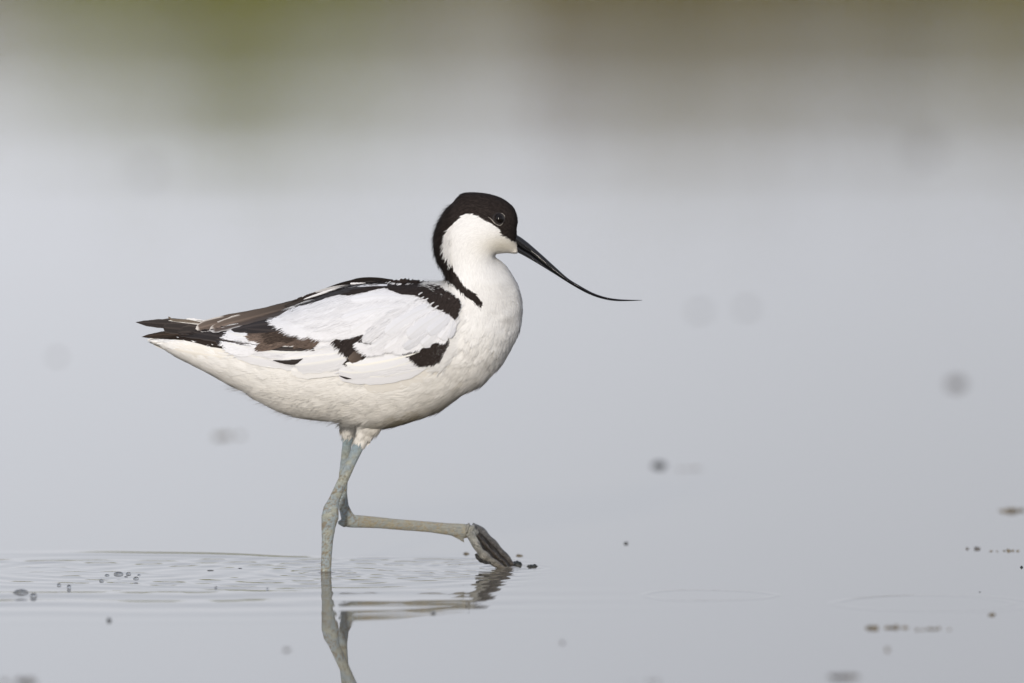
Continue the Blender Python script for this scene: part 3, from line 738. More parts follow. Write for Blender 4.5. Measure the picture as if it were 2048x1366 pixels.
# lower secondaries (white)
v.add([(760,700),(680,716),(600,722),(520,714),(462,702)], [10,16,19,18,12], [8,12,12,10,7], (4, 6), solid(PURE * 0.97, shaft_c=(.80,.79,.75), edge=(.82,.82,.82)), camber=1.8)
v.add([(740,690),(640,700),(560,704),(480,692),(450,684)], [10,16,20,18,12], [10,16,18,14,8], (5.5, 7.5), solid(PURE * 0.90, shaft_c=(.80,.79,.75), edge=(.82,.82,.82)), camber=1.8)
v.add([(720,672),(620,680),(540,682),(478,670),(452,664)], [10,16,18,16,10], [10,16,18,14,8], (6.5, 8.5), solid(PURE * 1.00, shaft_c=(.80,.79,.75), edge=(.82,.82,.82)), camber=1.8)
v.add([(770,690),(700,712),(640,724),(590,730)], [10,18,22,18], [8,12,12,8], (8, 9.5), solid(PURE * 0.93, shaft_c=(.80,.79,.75), edge=(.82,.82,.82)), camber=1.8)
v.add([(745,690),(680,705),(620,712),(560,718)], [8,12,13,10], [8,11,12,8], (7.5, 8.5), solid(PURE * 0.98, shaft_c=(.80,.79,.75), edge=(.82,.82,.82)), camber=1.8)
G_['secondaries'] = v
# tertials: brown, pale edged
v = Vanes()
def tert(t_, s_, u, vv):
    k = np.array([0.020,0.016,0.014]) * (1 - t_) + np.array([0.15,0.115,0.095]) * t_
    if t_ > 0.93 or (abs(s_) > 0.85 and t_ > 0.6): k = np.array([0.66,0.63,0.60])
    elif abs(s_) < .1: k = k * 1.6
    return k
def tert2(t_, s_, u, vv):
    a = np.clip((t_ - 0.45 + 0.25 * vnoise2(np.array(u / 7.), np.array(vv / 3.), 71) + 0.12 * s_) / 0.42, 0, 1); k = np.array([0.045,0.033,0.027]) * (1 - t_) + np.array([0.15,0.11,0.085]) * t_
    k = k * (1 - a) + np.array([0.80,0.79,0.78]) * a
    if abs(s_) > 0.75 and s_ < 0: k = k * .35 + np.array([0.8,0.8,0.8]) * .65
    return k
v.add([(650,655),(590,662),(530,660),(480,656)], [9,13,13,8], [9,13,12,8], (8, 9.5), dk)
v.add([(640,640),(570,645),(510,650),(462,660)], [9,13,13,7], [9,12,12,8], (9, 10), dk)
v.add([(640,606),(560,620),(480,636),(420,650),(391,658)], [6,9,11,12,7], [7,10,11,12,7], (10, 11.5), tert)
v.add([(650,600),(580,615),(510,633),(455,648),(418,661)], [6,10,11,12,8], [7,11,12,12,7], (11, 12.8), tert)
v.add([(640,590),(590,605),(540,618),(505,627)], [5,6,6,3], [4,5,5,3], (10, 11), solid((0.03,.026,.025)))
G_['tertials'] = v
# coverts and scapulars
v = Vanes()
# pale grey greater coverts, lower edge of the wing
gc = solid((0.74,0.745,0.77), shaft_c=(0.86,0.84,0.76), grad=(0.82,0.82,0.82), edge=(0.82,0.82,0.81))
v.add([(862,724),(820,742),(760,752),(700,750),(678,744)], [6,14,17,16,9], [6,10,12,9,6], (7.5, 8.5), solid(PURE*.97, shaft_c=(.80,.79,.75)), camber=.8)
v.add([(850,716),(800,731),(750,741),(705,745),(677,741)], [5,9,12,15,9], [6,11,15,15,9], (9, 9.5), solid(PURE*.95, shaft_c=(.84,.83,.78)), camber=.9)
v.add([(846,702),(812,712),(770,722),(720,730),(688,727)], [5,13,17,14,4], [5,10,13,12,5], (10.5, 11), gc, camber=1.2)
v.add([(728,696),(714,710),(698,722)], [8,12,7], [8,10,6], (12, 13), solid((0.035,.026,.022), grad=(0.12,.09,.07)))
SCF = [(900,610,-.75,.65),(840,600,-.85,.5),(780,610,-.88,.48),(700,610,-.95,.38),(600,635,-.95,.35),(860,640,-.5,.85),(800,660,-.62,.8),(760,680,-.7,.7),(720,620,-.93,.42)]
def shingles(poly, n_, L, W, o0, o1, colr, fl, tip_at=True):
    q = rand_in(poly, n_ * 3); keep = []
    for c in q:
        if all(abs(c[0] - k[0]) / 15 + abs(c[1] - k[1]) / 8 > 0.7 for k in keep): keep.append(c)
        if len(keep) >= n_: break
    for (tu, tv) in keep:
        f = flow(np.array([tu]), np.array([tv]), np.array(fl, float))[0]; a = RNG.normal(0, .08)
        f = np.array([f[0] * cos(a) - f[1] * sin(a), f[0] * sin(a) + f[1] * cos(a)]); l = L * RNG.uniform(.8, 1.2); cv = RNG.uniform(-.12, .12) * l
        nn = np.array([-f[1], f[0]]); tip = np.array([tu, tv])
        while l > 12 and not (inpoly(*(tip - f * l), WING) and inpoly(*(tip - f * l * .8), WING) and tip[0] - f[0] * l < 896): l *= 0.85
        wr = W * RNG.uniform(.8, 1.2)
        v.add([tip - f * l, tip - f * l * .5 + nn * cv, tip], [wr * .6, wr, wr, wr * .85, wr * .5], [wr * .6, wr, wr, wr * .85, wr * .5], (o0, o1 + RNG.uniform(-.4, .4)), colr, camber=1.2, na=14, nc=7, fray=1.5, shaft=False)
def inset(poly, k):
    P = np.array(poly, float); return [tuple(p) for p in P.mean(0) + (P - P.mean(0)) * k]
def fan(rows, base, rise, camber=2.2, greyed=0.0):
    n_ = len(rows)
    for k, (pts, w_) in enumerate(rows):
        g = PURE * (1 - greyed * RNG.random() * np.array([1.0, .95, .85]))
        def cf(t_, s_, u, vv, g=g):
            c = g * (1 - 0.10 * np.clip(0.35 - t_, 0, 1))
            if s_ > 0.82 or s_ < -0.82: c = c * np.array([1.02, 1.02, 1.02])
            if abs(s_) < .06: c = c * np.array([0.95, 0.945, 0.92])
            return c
        v.add(pts, [w_ * .5, w_ * .85, w_, w_ * .95, w_ * .75], [w_ * .5, w_ * .85, w_, w_ * .95, w_ * .75], (base + k * rise - 1.5, base + k * rise + 1.0), cf, camber=camber, fray=2.2, na=24, nc=13)
# rear fan: laid from the lower, inner feathers up to the outer ones
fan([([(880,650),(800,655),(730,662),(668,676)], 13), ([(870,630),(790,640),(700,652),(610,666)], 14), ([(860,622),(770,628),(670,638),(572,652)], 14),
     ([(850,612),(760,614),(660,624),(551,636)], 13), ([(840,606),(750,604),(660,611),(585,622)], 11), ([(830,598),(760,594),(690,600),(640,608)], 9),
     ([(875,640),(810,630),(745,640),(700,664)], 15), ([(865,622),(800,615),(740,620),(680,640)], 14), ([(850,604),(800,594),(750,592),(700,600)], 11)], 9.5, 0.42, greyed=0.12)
# front fan: tips hang over the dark wrist patches
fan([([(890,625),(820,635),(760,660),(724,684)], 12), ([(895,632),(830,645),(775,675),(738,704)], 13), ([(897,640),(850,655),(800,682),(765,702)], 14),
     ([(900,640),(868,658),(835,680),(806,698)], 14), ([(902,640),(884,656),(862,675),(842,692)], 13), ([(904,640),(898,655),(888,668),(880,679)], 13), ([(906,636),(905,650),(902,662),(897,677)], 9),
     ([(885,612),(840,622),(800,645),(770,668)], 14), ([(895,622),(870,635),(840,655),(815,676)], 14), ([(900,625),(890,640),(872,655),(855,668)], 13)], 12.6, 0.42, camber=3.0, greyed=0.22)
# rounded cream flank feather hanging over the lower edge
v.add([(900,722),(850,745),(780,762),(728,772)], [8,18,22,14], [8,14,18,14], (2, 4.5), solid((0.79,.76,.70)), camber=.8)
v.add([(720,735),(660,742),(610,746),(582,740)], [8,12,12,8], [8,10,10,7], (6, 7), solid((0.80,.79,.77)), camber=.7)
v.add([(703,757.5),(692,756),(678,751)], [.3,2.4,.6], [.3,2,.6], (11, 11), solid(BLACK), camber=.5)
v.add([(606,717),(590,724),(570,724),(545,720.5)], [0.3,5,4,.6], [0.3,6,3.5,.6], (11, 12), solid(BLACK), camber=.5)
G_['coverts'] = v
for nm in ('primaries', 'secondaries', 'tertials', 'coverts'): G_[nm].build(nm, wing)

def wing_parts():
    P = []
    black = BLACK * 1.05
    P.append(wing_plumes(BAND, 5200, SCF + [(800,572,-1,.12),(900,600,-.7,.7),(908,620,-.4,.95)], 12, 2.2, 15.5, 17.2, black))
    P.append(wing_plumes([p for p in BAND if p[0] > 790], 2600, SCF, 9, 2.2, 16.5, 18, black))
    P.append(wing_plumes(EP, 1500, [(720,680,-.75,.65),(700,700,-.6,.8)], 15, 2.0, 10.5, 11.5, black, tip_in=False))
    P.append(wing_plumes(FP, 1900, [(860,700,-.75,.65),(840,715,-.8,.6)], 11, 2.0, 11, 12.2, black, tip_in=False))
    P.append(wing_plumes(CP, 1100, SCF, 34, 1.1, 13.4, 15.2, PURE, jit=.05))
    P.append(wing_plumes(DP, 650, SCF, 26, 0.9, 15.0, 18.0, PURE, jit=.05))
    P.append(wing_plumes([(460,668),(480,705),(580,735),(680,750),(780,755),(850,730),(820,705),(720,700),(640,690),(560,700)], 900, [(500,700,-1,.05),(700,730,-1,.22),(800,735,-1,.3)], 30, 1.0, 9.5, 10.4, PURE * .985, jit=.06, avoid=(EPA, BRA)))
    # ragged ends at the lower edges of the white patches
    P.append(wing_plumes([(550,634),(567,651),(608,665),(663,675),(704,667),(731,655),(731,645),(700,655),(660,662),(610,652),(570,638)], 1500, SCF, 20, 1.3, 12, 13.5, PURE, jit=.16, tip_in=False))
    P.append(wing_plumes([(714,683),(726,700),(741,708),(762,706),(778,694),(807,702),(843,694),(872,677),(893,681),(903,664),(880,664),(840,680),(800,688),(760,690),(735,688)], 1500, SCF, 12, 1.3, 15, 16, PURE * .98, jit=.14, tip_in=False))
    P.append(wing_plumes([(455,664),(449,684),(455,700),(475,712),(500,712),(520,700),(480,690),(470,668)], 500, [(470,690,-1,.1)], 12, 1.3, 9, 9.5, PURE, jit=.2, tip_in=False))
    # soft brown patches fading into the white secondaries
    bf = [(560,680,-1,.22),(640,675,-.95,.3)]
    P.append(wing_plumes([(508,668),(530,666),(575,662),(606,664),(600,684),(565,692),(538,700),(520,694),(530,684)], 1300, bf, 15, 2.0, 11, 11.8, BROWN, jit=.06, tip_in=False))
    P.append(wing_plumes([(540,664),(600,660),(614,668),(590,680),(550,684)], 500, bf, 18, 2.0, 11.4, 12.2, BROWN * .45, jit=.06, tip_in=False))
    P.append(wing_plumes([(598,672),(640,674),(648,676),(628,694),(598,692)], 620, bf, 13, 2.0, 11, 12, BROWN * .85, jit=.07, tip_in=False))
    P.append(wing_plumes([(500,672),(520,668),(530,674),(512,680)], 130, bf, 12, 1.6, 11.2, 11.8, BROWN * 1.4, jit=.08, tip_in=False))
    return P
V_, F_, C_, N_ = join(wing_parts())
mesh_obj('scapulars', V_, F_, m_plume, wing, col=C_, nrm=N_)
# breast plumes sweeping back over the wrist of the wing
P = [wing_plumes([(905,640),(925,640),(918,700),(895,735),(872,738),(872,722),(884,705),(896,680)], 1900, [(905,660,-1,.1),(900,700,-.95,.3),(885,725,-.9,.35)], 19, 1.2, 1, 12, WHITE, jit=.28, tip_in=False),
     wing_plumes([(905,620),(925,600),(935,640),(915,660)], 500, [(910,630,-.8,.6)], 10, 1.3, .5, 6, WHITE, jit=.25, tip_in=False)]
V_, F_, C_, N_ = join(P); mesh_obj('breast_plumes', V_, F_, m_plume, root, col=C_, nrm=N_)

# far wing: mirrored folded wing
wing2 = mesh_obj('wing', shV * np.array([1, -1, 1]), shF[:, ::-1].copy(), m_body, root, col=shC)
for nm in ('primaries', 'secondaries', 'tertials', 'coverts'): G_[nm].build(nm, wing2, mirror=True)
# its scapulars, which show above the back
def back_vane(vs, pts, wl, wr, Y0, color):
    """feather lying over the back: pts (u, v) with depth Y0 to the far side"""
    c = smooth_open(pts, 20); tg = np.gradient(c, axis=0); tg /= np.linalg.norm(tg, axis=1, keepdims=True); T = np.linspace(0, 1, 20)
    ss = np.linspace(-1, 1, 7); tipf = np.sqrt(np.clip(1 - np.clip((T - .86) / .14, 0, 1) ** 2, 0, 1))
    WL = np.interp(T, np.linspace(0, 1, len(wl)), wl) * tipf; WR = np.interp(T, np.linspace(0, 1, len(wr)), wr) * tipf
    nor = np.stack([-tg[:, 1], tg[:, 0]], 1); wid = np.where(ss[None] < 0, WL[:, None], WR[:, None]) * ss[None]
    u = c[:, :1] + nor[:, :1] * wid; vv = c[:, 1:] + nor[:, 1:] * wid
    P = at(u, vv, Y0 + wid * S * 0.8 * 1.0 * np.sign(Y0 + 1e-6) * 0 + (-0.6) * wid * S)
    C = np.array([[color(T[i], ss[j], 0, 0) for j in range(7)] for i in range(20)])
    vs.V.append(P.reshape(-1, 3)); vs.F.append(grid_faces(7, 20) + vs.n); vs.C.append(C.reshape(-1, 3))
    L = np.concatenate([[0], np.cumsum(np.linalg.norm(np.diff(c, axis=0), axis=1))])
    vs.U.append(np.stack([(L[:, None] - np.abs(wid)) * .35, wid * .02], -1).reshape(-1, 2)); vs.n += 140
v = Vanes()
dk2 = solid((0.026,0.021,0.019), shaft_c=(.04,.033,.03)); 
back_vane(v, [(790,572),(740,563),(690,572),(640,590),(600,604)], [3,7,8,8,4], [5,8,9,9,6], 0.010, dk2)
back_vane(v, [(720,572),(660,580),(600,600),(550,618)], [2,4,4,2], [5,6,5,3], 0.006, solid(PURE))
back_vane(v, [(786,562),(750,558.5),(716,561),(680,572)], [1.5,3,4,3], [3,4,5,4], 0.014, dk2)
v.build('scapulars', wing2)
# extra narrow feathers of the near wing along the back edge: white lines between dark vanes
v = Vanes()
v.add([(740,570),(690,574),(650,584),(606,599)], [1.5,2.2,2.4,1.2], [1.5,2,2,1.2], (19.5,20.5), solid(PURE), camber=.5)
v.add([(735,573),(690,578),(650,588),(608,600)], [2,4,4,3], [2,5,6,4], (18.5,19.8), dk2, camber=1)
v.add([(700,582),(650,592),(610,604),(568,613)], [2,4,5,3], [3,6,6,3], (17.5,18.5), dk2, camber=1)
v.add([(775,569),(745,568),(715,569),(700,567)], [3,4.5,4.5,2], [3,4,4,2], (18.5,19.5), solid(PURE), camber=1)
v.add([(782,567),(760,565.5),(742,564),(730,565)], [1.5,2.5,2.5,1.5], [1.5,2.5,2.5,1.5], (19.5,20.5), dk2, camber=1)
for k in range(9):
    a = (845 + RNG.normal(0, 8) + k * 4.5, 586 + k * 4.2 + RNG.normal(0, 2)); v.add([a, (a[0] - 5, a[1] + 2.5), (a[0] - 9, a[1] + 6)], [.8,1.4,1], [.8,1.4,1], (19,20), solid((0.62,.62,.62)), camber=.3, na=6, nc=5)
v.build('mantle', wing)

# ---- tail
v = Vanes(); tl = solid((0.82,0.79,0.73), shaft_c=(.84,.8,.72))
v.add([(520,712),(430,699),(360,687),(296,681)], [8,12,12,10,3], [8,12,12,10,3], (0.5, 1.0), tl, camber=2)
v.add([(520,725),(430,712),(370,702),(306,689)], [8,14,14,9,3], [8,12,10,7,2], (0, 0.5), tl, camber=2)
v.add([(500,700),(420,688),(350,680),(294,680)], [6,9,10,8,3], [6,9,10,8,3], (0.8, 0.3), tl, camber=1)
tail = v.build('tail', root); v.build('tail', root, mirror=True)

# ---- eye
ec = hit(997.6, 437.4, -7.2)
def uv_sphere(c, r, nu=32, nv=20, sc=(1, 1, 1)):
    V, F = [], []
    for i in range(nv + 1):
        a = math.pi * i / nv
        for j in range(nu):
            b_ = 2 * math.pi * j / nu; V.append(np.array(c) + r * np.array([sin(a) * cos(b_) * sc[0], sin(a) * sin(b_) * sc[1], cos(a) * sc[2]]))
    for i in range(nv):
        for j in range(nu): F.append([i * nu + j, i * nu + nu + j, i * nu + nu + (j + 1) % nu, i * nu + (j + 1) % nu])
    return np.array(V), np.array(F)
m_eye = mat('eye_gloss', (0.006, 0.004, 0.003), 0.03, spec=0.35)
m_skin = mat('eyelid_skin', (0.36, 0.33, 0.29), 0.6, noise=(2500, 0.5, 1.2))
m_lid = mat('dark_lid', (0.02, 0.016, 0.015), 0.5)
def tube(pts, rad, ns=10, closed=False):
    P = np.array(pts, float); n_ = len(P); rad = np.broadcast_to(rad, (n_,)); V = []
    tg = np.gradient(P, axis=0) if not closed else np.roll(P, -1, 0) - np.roll(P, 1, 0)
    tg /= np.linalg.norm(tg, axis=1, keepdims=True)
    up = np.array([0, 1.0, 0])
    for i in range(n_):
        a = np.cross(tg[i], up); a /= np.linalg.norm(a) + 1e-9; b_ = np.cross(a, tg[i])
        for k in range(ns):
            t_ = 2 * math.pi * k / ns; V.append(P[i] + rad[i] * (a * cos(t_) + b_ * sin(t_)))
    F = []
    for i in range(n_ if closed else n_ - 1):
        j = (i + 1) % n_
        for k in range(ns): F.append([i * ns + k, i * ns + (k + 1) % ns, j * ns + (k + 1) % ns, j * ns + k])
    return np.array(V), np.array(F)
for sgn_ in (1, -1):
    mir = np.array([1, sgn_, 1])
    Ve, Fe = uv_sphere(ec, 10.4 * S)
    if sgn_ < 0: Fe = Fe[:, ::-1].copy()
    eye = mesh_obj('eye', Ve * mir, Fe, m_eye, root)
    th = np.linspace(0, 2 * math.pi, 48, endpoint=False)
    Pr = np.array([hit(997.6 + 11.2 * cos(a), 437.4 + 10.6 * sin(a), -0.6) for a in th])
    Vt, Ft = tube(Pr, 1.5 * S, 8, True); mesh_obj('eyelid', Vt * mir, Ft if sgn_ > 0 else Ft[:, ::-1].copy(), m_lid, eye)
    for pl, wd in (([(1001.5,426.4),(1004.5,427.3),(1008.3,430.7),(1009.8,434.5),(1008.9,438)], 0.75), ([(1006,446.2),(1002.5,449.6),(998.6,450.8),(992.5,448.6),(987.5,444.5),(984,440),(980,436.3),(976,433.8)], 0.95)):
        c_ = smooth_open(pl, 20); Pr = hit(c_[:, 0], c_[:, 1], 1.2 * np.ones(20))
        Vt, Ft = tube(Pr, wd * S * np.sin(np.linspace(0.3, math.pi - .3, 20)) * (0.45 + 1.0 * RNG.random(20)), 6); mesh_obj('eye_ring', Vt * mir, Ft if sgn_ > 0 else Ft[:, ::-1].copy(), m_skin, eye)

# ---- bill
m_bill = mat('bill_horn', (0.012, 0.012, 0.013), 0.16, spec=0.6, bump=(120, 0.0004))
TOPE = [(1024,466),(1038,472),(1052,482),(1064,492),(1089,514),(1113,536),(1137,557),(1162,572.5),(1186,585.5),(1211,594),(1235,598),(1262,599.5),(1284,600)]
GAPE = [(1018,480),(1030,487),(1045,498),(1060,507),(1086,528),(1111,547),(1136,563.5),(1161,577.5),(1186,589.3),(1211,596.8),(1235,600.2),(1262,600.9),(1284,600.6)]
BOTE = [(1022,492),(1034,504),(1045,510),(1062,519.5),(1087,534.5),(1112,550),(1137,566),(1162,580.5),(1186,591.8),(1211,599.2),(1235,602.3),(1262,602),(1283,601)]
def bill(a, b_, wid, name, up):
    n_ = 60; A = smooth_open(a, n_); B = smooth_open(b_, n_); W = np.interp(np.linspace(0, 1, n_), np.linspace(0, 1, len(wid)), wid)
    V = []; ns = 16
    for i in range(n_):
        c = (A[i] + B[i]) / 2; h_ = (A[i] - B[i]) / 2
        for k in range(ns):
            t_ = 2 * math.pi * k / ns; cz, cy = cos(t_), sin(t_)
            cyy = np.sign(cy) * abs(cy) ** 0.8
            p = c + h_ * cz * 1.0; V.append(at(p[0], p[1], W[i] * cyy * S))
    F = [[i * ns + k, i * ns + (k + 1) % ns, (i + 1) * ns + (k + 1) % ns, (i + 1) * ns + k] for i in range(n_ - 1) for k in range(ns)]
    F = [f[::-1] for f in F]; F += []
    V = np.array(V); 
    return mesh_obj(name, V, np.array(F), m_bill, root)
um = bill(TOPE, GAPE, [13,12,10,8.5,7.5,6.5,5.6,4.8,4,3.3,2.5,1.6,.5], 'upper_mandible', 1)
bill(GAPE, BOTE, [13,12,9.5,8,7,6,5.2,4.4,3.6,3,2.2,1.4,.4], 'lower_mandible', -1)
m_nos = mat('nostril', (0.004, 0.004, 0.004), 0.5)
Pn = at(np.linspace(1048, 1062, 8), np.linspace(489, 501, 8), -9.0 * S)
Vt, Ft = tube(Pn, 1.3 * S * np.sin(np.linspace(.2, math.pi - .2, 8)), 6); mesh_obj('nostril', Vt, Ft, m_nos, um)

# ---- lifted foot
m_foot = mat('wet_foot', rough=0.13, attr=True, spec=0.7, bump=(700, 0.0022))
m_web = mat('wet_web', (0.016, 0.011, 0.006), 0.10, spec=0.8, bump=(450, 0.003), noise=(500, 0.5, 2.0))
def toe(name, ch, parent, c0, c1):
    c = smooth_open([(a, b_) for a, b_, _, _ in ch], 26); Y = np.interp(np.linspace(0, 1, 26), np.linspace(0, 1, len(ch)), [z[2] for z in ch])
    R = np.interp(np.linspace(0, 1, 26), np.linspace(0, 1, len(ch)), [z[3] for z in ch]) * (1 + 0.16 * np.sin(np.arange(26) * 0.9 + ch[0][3]) * np.sin(math.pi * np.arange(26) / 25))
    P = at(c[:, 0], c[:, 1], Y); Vt, Ft = tube(P, R * S, 14)
    tt = np.repeat(np.linspace(0, 1, 26), 14)[:, None]; nz = vnoise2(Vt[:, 0] * 1500, Vt[:, 2] * 1500, 51)[:, None]
    C = (np.array(c0) * (1 - tt) + np.array(c1) * tt) * (0.55 + 0.9 * nz)
    return mesh_obj(name, Vt, Ft, m_foot, parent, col=C), P
hub, hubP = toe('foot', [(926,1058,.036,9),(934,1060,.036,14),(942,1063,.036,13.5),(950,1068,.036,9),(954,1074,.036,3)], root, (0.30,0.29,0.24), (0.22,0.22,0.20))
t1, P1 = toe('toe', [(940,1066,.029,10),(950,1085,.0275,8),(960,1102,.027,8),(972,1114,.028,8.5),(986,1124,.029,7.5),(1003,1134,.030,5),(1012,1138,.030,3)], hub, (0.27, 0.27, 0.24), (0.12, 0.10, 0.075))
t2, P2 = toe('toe', [(948,1062,.036,6),(960,1078,.036,4),(974,1094,.036,4.2),(988,1108,.036,4.4),(1004,1122,.036,4.2),(1014,1133,.036,3)], hub, (0.035,0.028,0.02), (0.04,0.032,0.022))
t3, P3 = toe('toe', [(944,1054,.044,9),(958,1060,.045,9),(972,1072,.046,8),(986,1087,.046,7.5),(1002,1104,.046,7.5),(1016,1120,.046,7),(1026,1131,.046,4)], hub, (0.11, 0.11, 0.11), (0.06, 0.05, 0.04))
t4, P4 = toe('claw', [(952,1108,.028,3),(957,1117,.027,4),(968,1123,.027,4.5),(982,1125,.028,4)], hub, (0.02,0.018,0.015), (0.02,0.018,0.015))
for (Pa, Pb, dip) in ((P1, P2, .0022), (P2, P3, .0022)):
    k = np.linspace(0, 1, 11); A = Pa[2:, None] * (1 - k[None, :, None]) + Pb[2:, None] * k[None, :, None]
    A[:, :, 1] += 0; A[:, :, 1] -= (dip * 1.2 * np.sin(math.pi * k))[None]; A[:, :, 2] -= (dip * .4 * np.sin(math.pi * k))[None]
    A[:, :, 2] += 0.0006 * np.sin(np.arange(A.shape[0])[:, None] * .9 + k[None] * 5)
    mesh_obj('webbing', A.reshape(-1, 3), grid_faces(11, A.shape[0]), m_web, hub)

# ================================================================== THINGS FLOATING ON THE WATER
m_mud = mat('wet_mud', (0.13, 0.12, 0.11), 0.3, noise=(300, 0.4, 1.6), bump=(400, 0.002))
m_weed = mat('floating_weed', (0.17, 0.14, 0.09), 0.5, noise=(300, 0.4, 1.5), bump=(400, 0.002))
m_dark = mat('dark_wet_clod', (0.018, 0.022, 0.022), 0.3, noise=(300, 0.5, 1.5), bump=(400, 0.002))
def bub_mat():
    m = bpy.data.materials.new('bubble_film'); m.use_nodes = True; t = m.node_tree; b = t.nodes['Principled BSDF']
    b.inputs['Base Color'].default_value = (0.85, 0.88, 0.92, 1); b.inputs['Transmission Weight'].default_value = 1; b.inputs['Roughness'].default_value = 0.03; b.inputs['IOR'].default_value = 1.22
    return m
m_bub = bub_mat()
def lump(name, u, v, wpx, hpx, material, label, cat, group, lumps=5, dep=1.0, parent=None, seed=0):
    r = np.random.default_rng(seed + int(u)); c = on_water(u, v); sc = (c[1] - CAM[1]) / FPX
    V, F, o = [], [], 0
    for k in range(lumps):
        px = 0 if lumps == 1 else (r.random() - .5) * (wpx - hpx) * .9
        rr = hpx * (0.55 + 0.6 * r.random()) * (1 - abs(px) / (wpx + 1) * .8) if lumps > 1 else hpx
        wr = rr * r.uniform(.9, 1.6) if lumps > 1 else wpx / 2
        Vs, Fs = uv_sphere((0, 0, 0), 1, 16, 10)
        n_ = 1 + 0.55 * (vnoise2(Vs[:, 0] * 2 + k * 7 + u, Vs[:, 2] * 2 + Vs[:, 1] * 2, 61) - .5) + 0.5 * (vnoise2(Vs[:, 0] * 5 + k * 3 + u, Vs[:, 2] * 4 + Vs[:, 1] * 4, 62) - .5)
        Vs = Vs * n_[:, None] * np.array([wr, wr * dep, rr]) * sc
        Vs += np.array([px * sc, (r.random() - .5) * wpx * .5 * sc * dep, -0.15 * rr * sc])
        V.append(Vs); F.append(Fs + o); o += len(Vs)
    ob = mesh_obj(name, np.vstack(V), np.vstack(F), material, parent)
    if parent is None: ob.location = tuple(c)
    tag(ob, label, cat, group)
    return ob
MG = 'bits of mud and weed on the water'
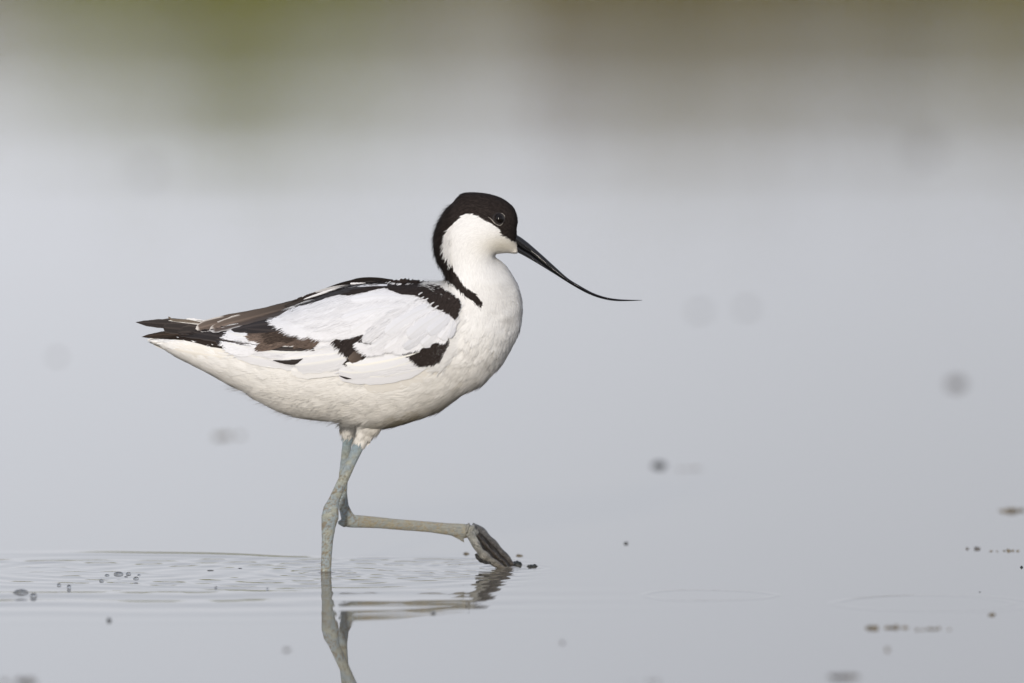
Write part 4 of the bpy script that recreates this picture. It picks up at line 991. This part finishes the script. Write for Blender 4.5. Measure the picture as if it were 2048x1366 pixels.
D = [('weed_clump',1385,938,70,3,m_weed,'faint thin scum trail right of the dark clod under the bill tip',5,'weed'),
 ('mud_clod',1318,932,32,9,m_dark,'dark round blurred clod on the water below the bill tip',1,'clod'),
 ('mud_clod',1254,1087,14,4,m_dark,'small flat dark clod on the still water right of the lifted foot',2,'clod'),
 ('mud_clod',1492,616,24,7,m_mud,'faint out of focus lump far out to the right of the bill',3,'clod'),
 ('mud_clod',1402,622,22,8,m_mud,'fainter out of focus lump just left of the one right of the bill',3,'clod'),
 ('mud_clod',1913,768,36,12,m_mud,'blurred grey clod near the right edge at mid height',3,'clod'),
 ('mud_clod',1850,300,34,15,m_mud,'very faint distant lump high up near the right edge',3,'clod'),
 ('mud_clod',292,345,44,12,m_mud,'very faint distant lump high up on the left',3,'clod'),
 ('mud_clod',116,714,18,6,m_mud,'faint blurred lump on the water at far left mid height',2,'clod'),
 ('mud_clod',867,1227,9,4,m_dark,'small dark speck beside the mirrored tarsus',1,'clod'),
 ('mud_clod',1125,1286,8,5,m_mud,'tiny pale brown speck below and right of the mirrored foot',1,'clod'),
 ('mud_clod',574,1300,22,4,m_mud,'blurred grey brown clod left of the mirrored legs near the bottom',2,'clod'),
 ('mud_clod',218,1242,9,6,m_dark,'single blurred dark speck below the bubble cluster',1,'clod'),
 ('mud_clod',2043,1135,6,4,m_dark,'tiny dark speck cut by the right edge',1,'clod'),
 ('mud_clod',1962,1184,10,1.6,m_dark,'thin dark speck floating above the right ripple ring',2,'clod'),
 ('weed_clump',1945,1098,30,6,m_mud,'dark mud clump at the head of a short trail by the right edge',4,'weed'),
 ('weed_clump',2012,1102,80,3.5,m_weed,'thin broken trail of weed reaching the right edge',9,'weed'),
 ('weed_clump',2030,1022,80,7,m_weed,'blurred brown weed clump cut by the right edge',8,'weed'),
 ('weed_clump',1745,1257,26,7,m_weed,'left darker head of the brown weed streak at lower right',4,'weed'),
 ('weed_clump',1795,1256,56,6,m_weed,'middle of the brown weed streak at lower right',7,'weed'),
 ('weed_clump',1870,1258,90,4,m_weed,'thin right tail of the brown weed streak at lower right',9,'weed'),
 ('weed_clump',1985,1230,26,4,m_weed,'small brown weed tuft under the right ripple ring',4,'weed'),
 ('weed_clump',1775,1300,8,6,m_weed,'lone pale weed speck under the weed streak',1,'weed'),
 ('weed_clump',1690,1354,90,7,m_mud,'blurred clump in the foreground at the bottom right edge',6,'weed'),
 ('weed_clump',1290,1364,70,4,m_mud,'blurred low clump cut by the bottom edge right of centre',4,'weed'),
 ('weed_clump',48,1364,100,9,m_mud,'blurred brown clump in the bottom left corner',6,'weed'),
 ('weed_clump',450,872,90,6,m_weed,'very faint blurred streak of weed behind the belly on the left',6,'weed'),
 ('mud_splash',1064,1133,26,6,m_dark,'small wet weed lump just right of the lifted foot',5,'mud'),
 ('mud_splash',1032,1130,16,9,m_dark,'dark wet mud lump touching the toe tips of the lifted foot',4,'mud'),
 ('mud_splash',1038,1112,18,4,m_weed,'little weed scrap on the water behind the toe tips',3,'mud'),
 ('mud_splash',936,1108,22,4,m_weed,'faint weed scrap on the water behind the raised shin',3,'mud')]
for (nm, u, v_, wp, hp, mm, lb, nl, cat) in D: lump(nm, u, v_, wp, hp, mm, lb, cat, MG, nl)
def bubble(u, v_, wpx, hpx, label):
    c = on_water(u, v_); sc = (c[1] - CAM[1]) / FPX
    V, F = uv_sphere((0, 0, 0), 1, 24, 16); V = V * np.array([wpx / 2, wpx / 2, hpx]) * sc
    o = mesh_obj('bubble', V, F, m_bub); o.location = tuple(c); tag(o, label, 'bubble', 'bubbles left by the steps')
for a in [(237,1149,20,6,'largest clear bubble of the cluster left of the standing leg'),(257,1148,11,4,'bubble touching the right side of the largest clear bubble'),
 (214,1151,10,3,'flat bubble at the left end of the cluster'),(272,1158,12,5,'bright domed bubble at the right end of the cluster'),(203,1162,10,4,'dark rimmed bubble lowest left of the cluster'),
 (252,1154,8,2,'tiny flat bubble under the middle of the cluster'),(278,1150,7,2,'tiny bubble above the right end of the cluster'),
 (42,1187,32,9,'big blurred bubble near the left edge'),(67,1192,14,7,'blurred bubble just right of the big one at the left edge'),
 (118,1171,9,5,'left one of two small lone bubbles between cluster and left edge'),(138,1175,9,6,'right one of two small lone bubbles between cluster and left edge'),
 (421,1141,14,1.6,'thin flat dark bubble midway between cluster and standing leg'),(480,1137,9,1.4,'thin flat bubble nearer to the standing leg'),
 (432,1175,6,3,'tiny bubble low on the stirred water'),(535,1178,5,3,'tiny bubble low beside the standing leg')]: bubble(*a)
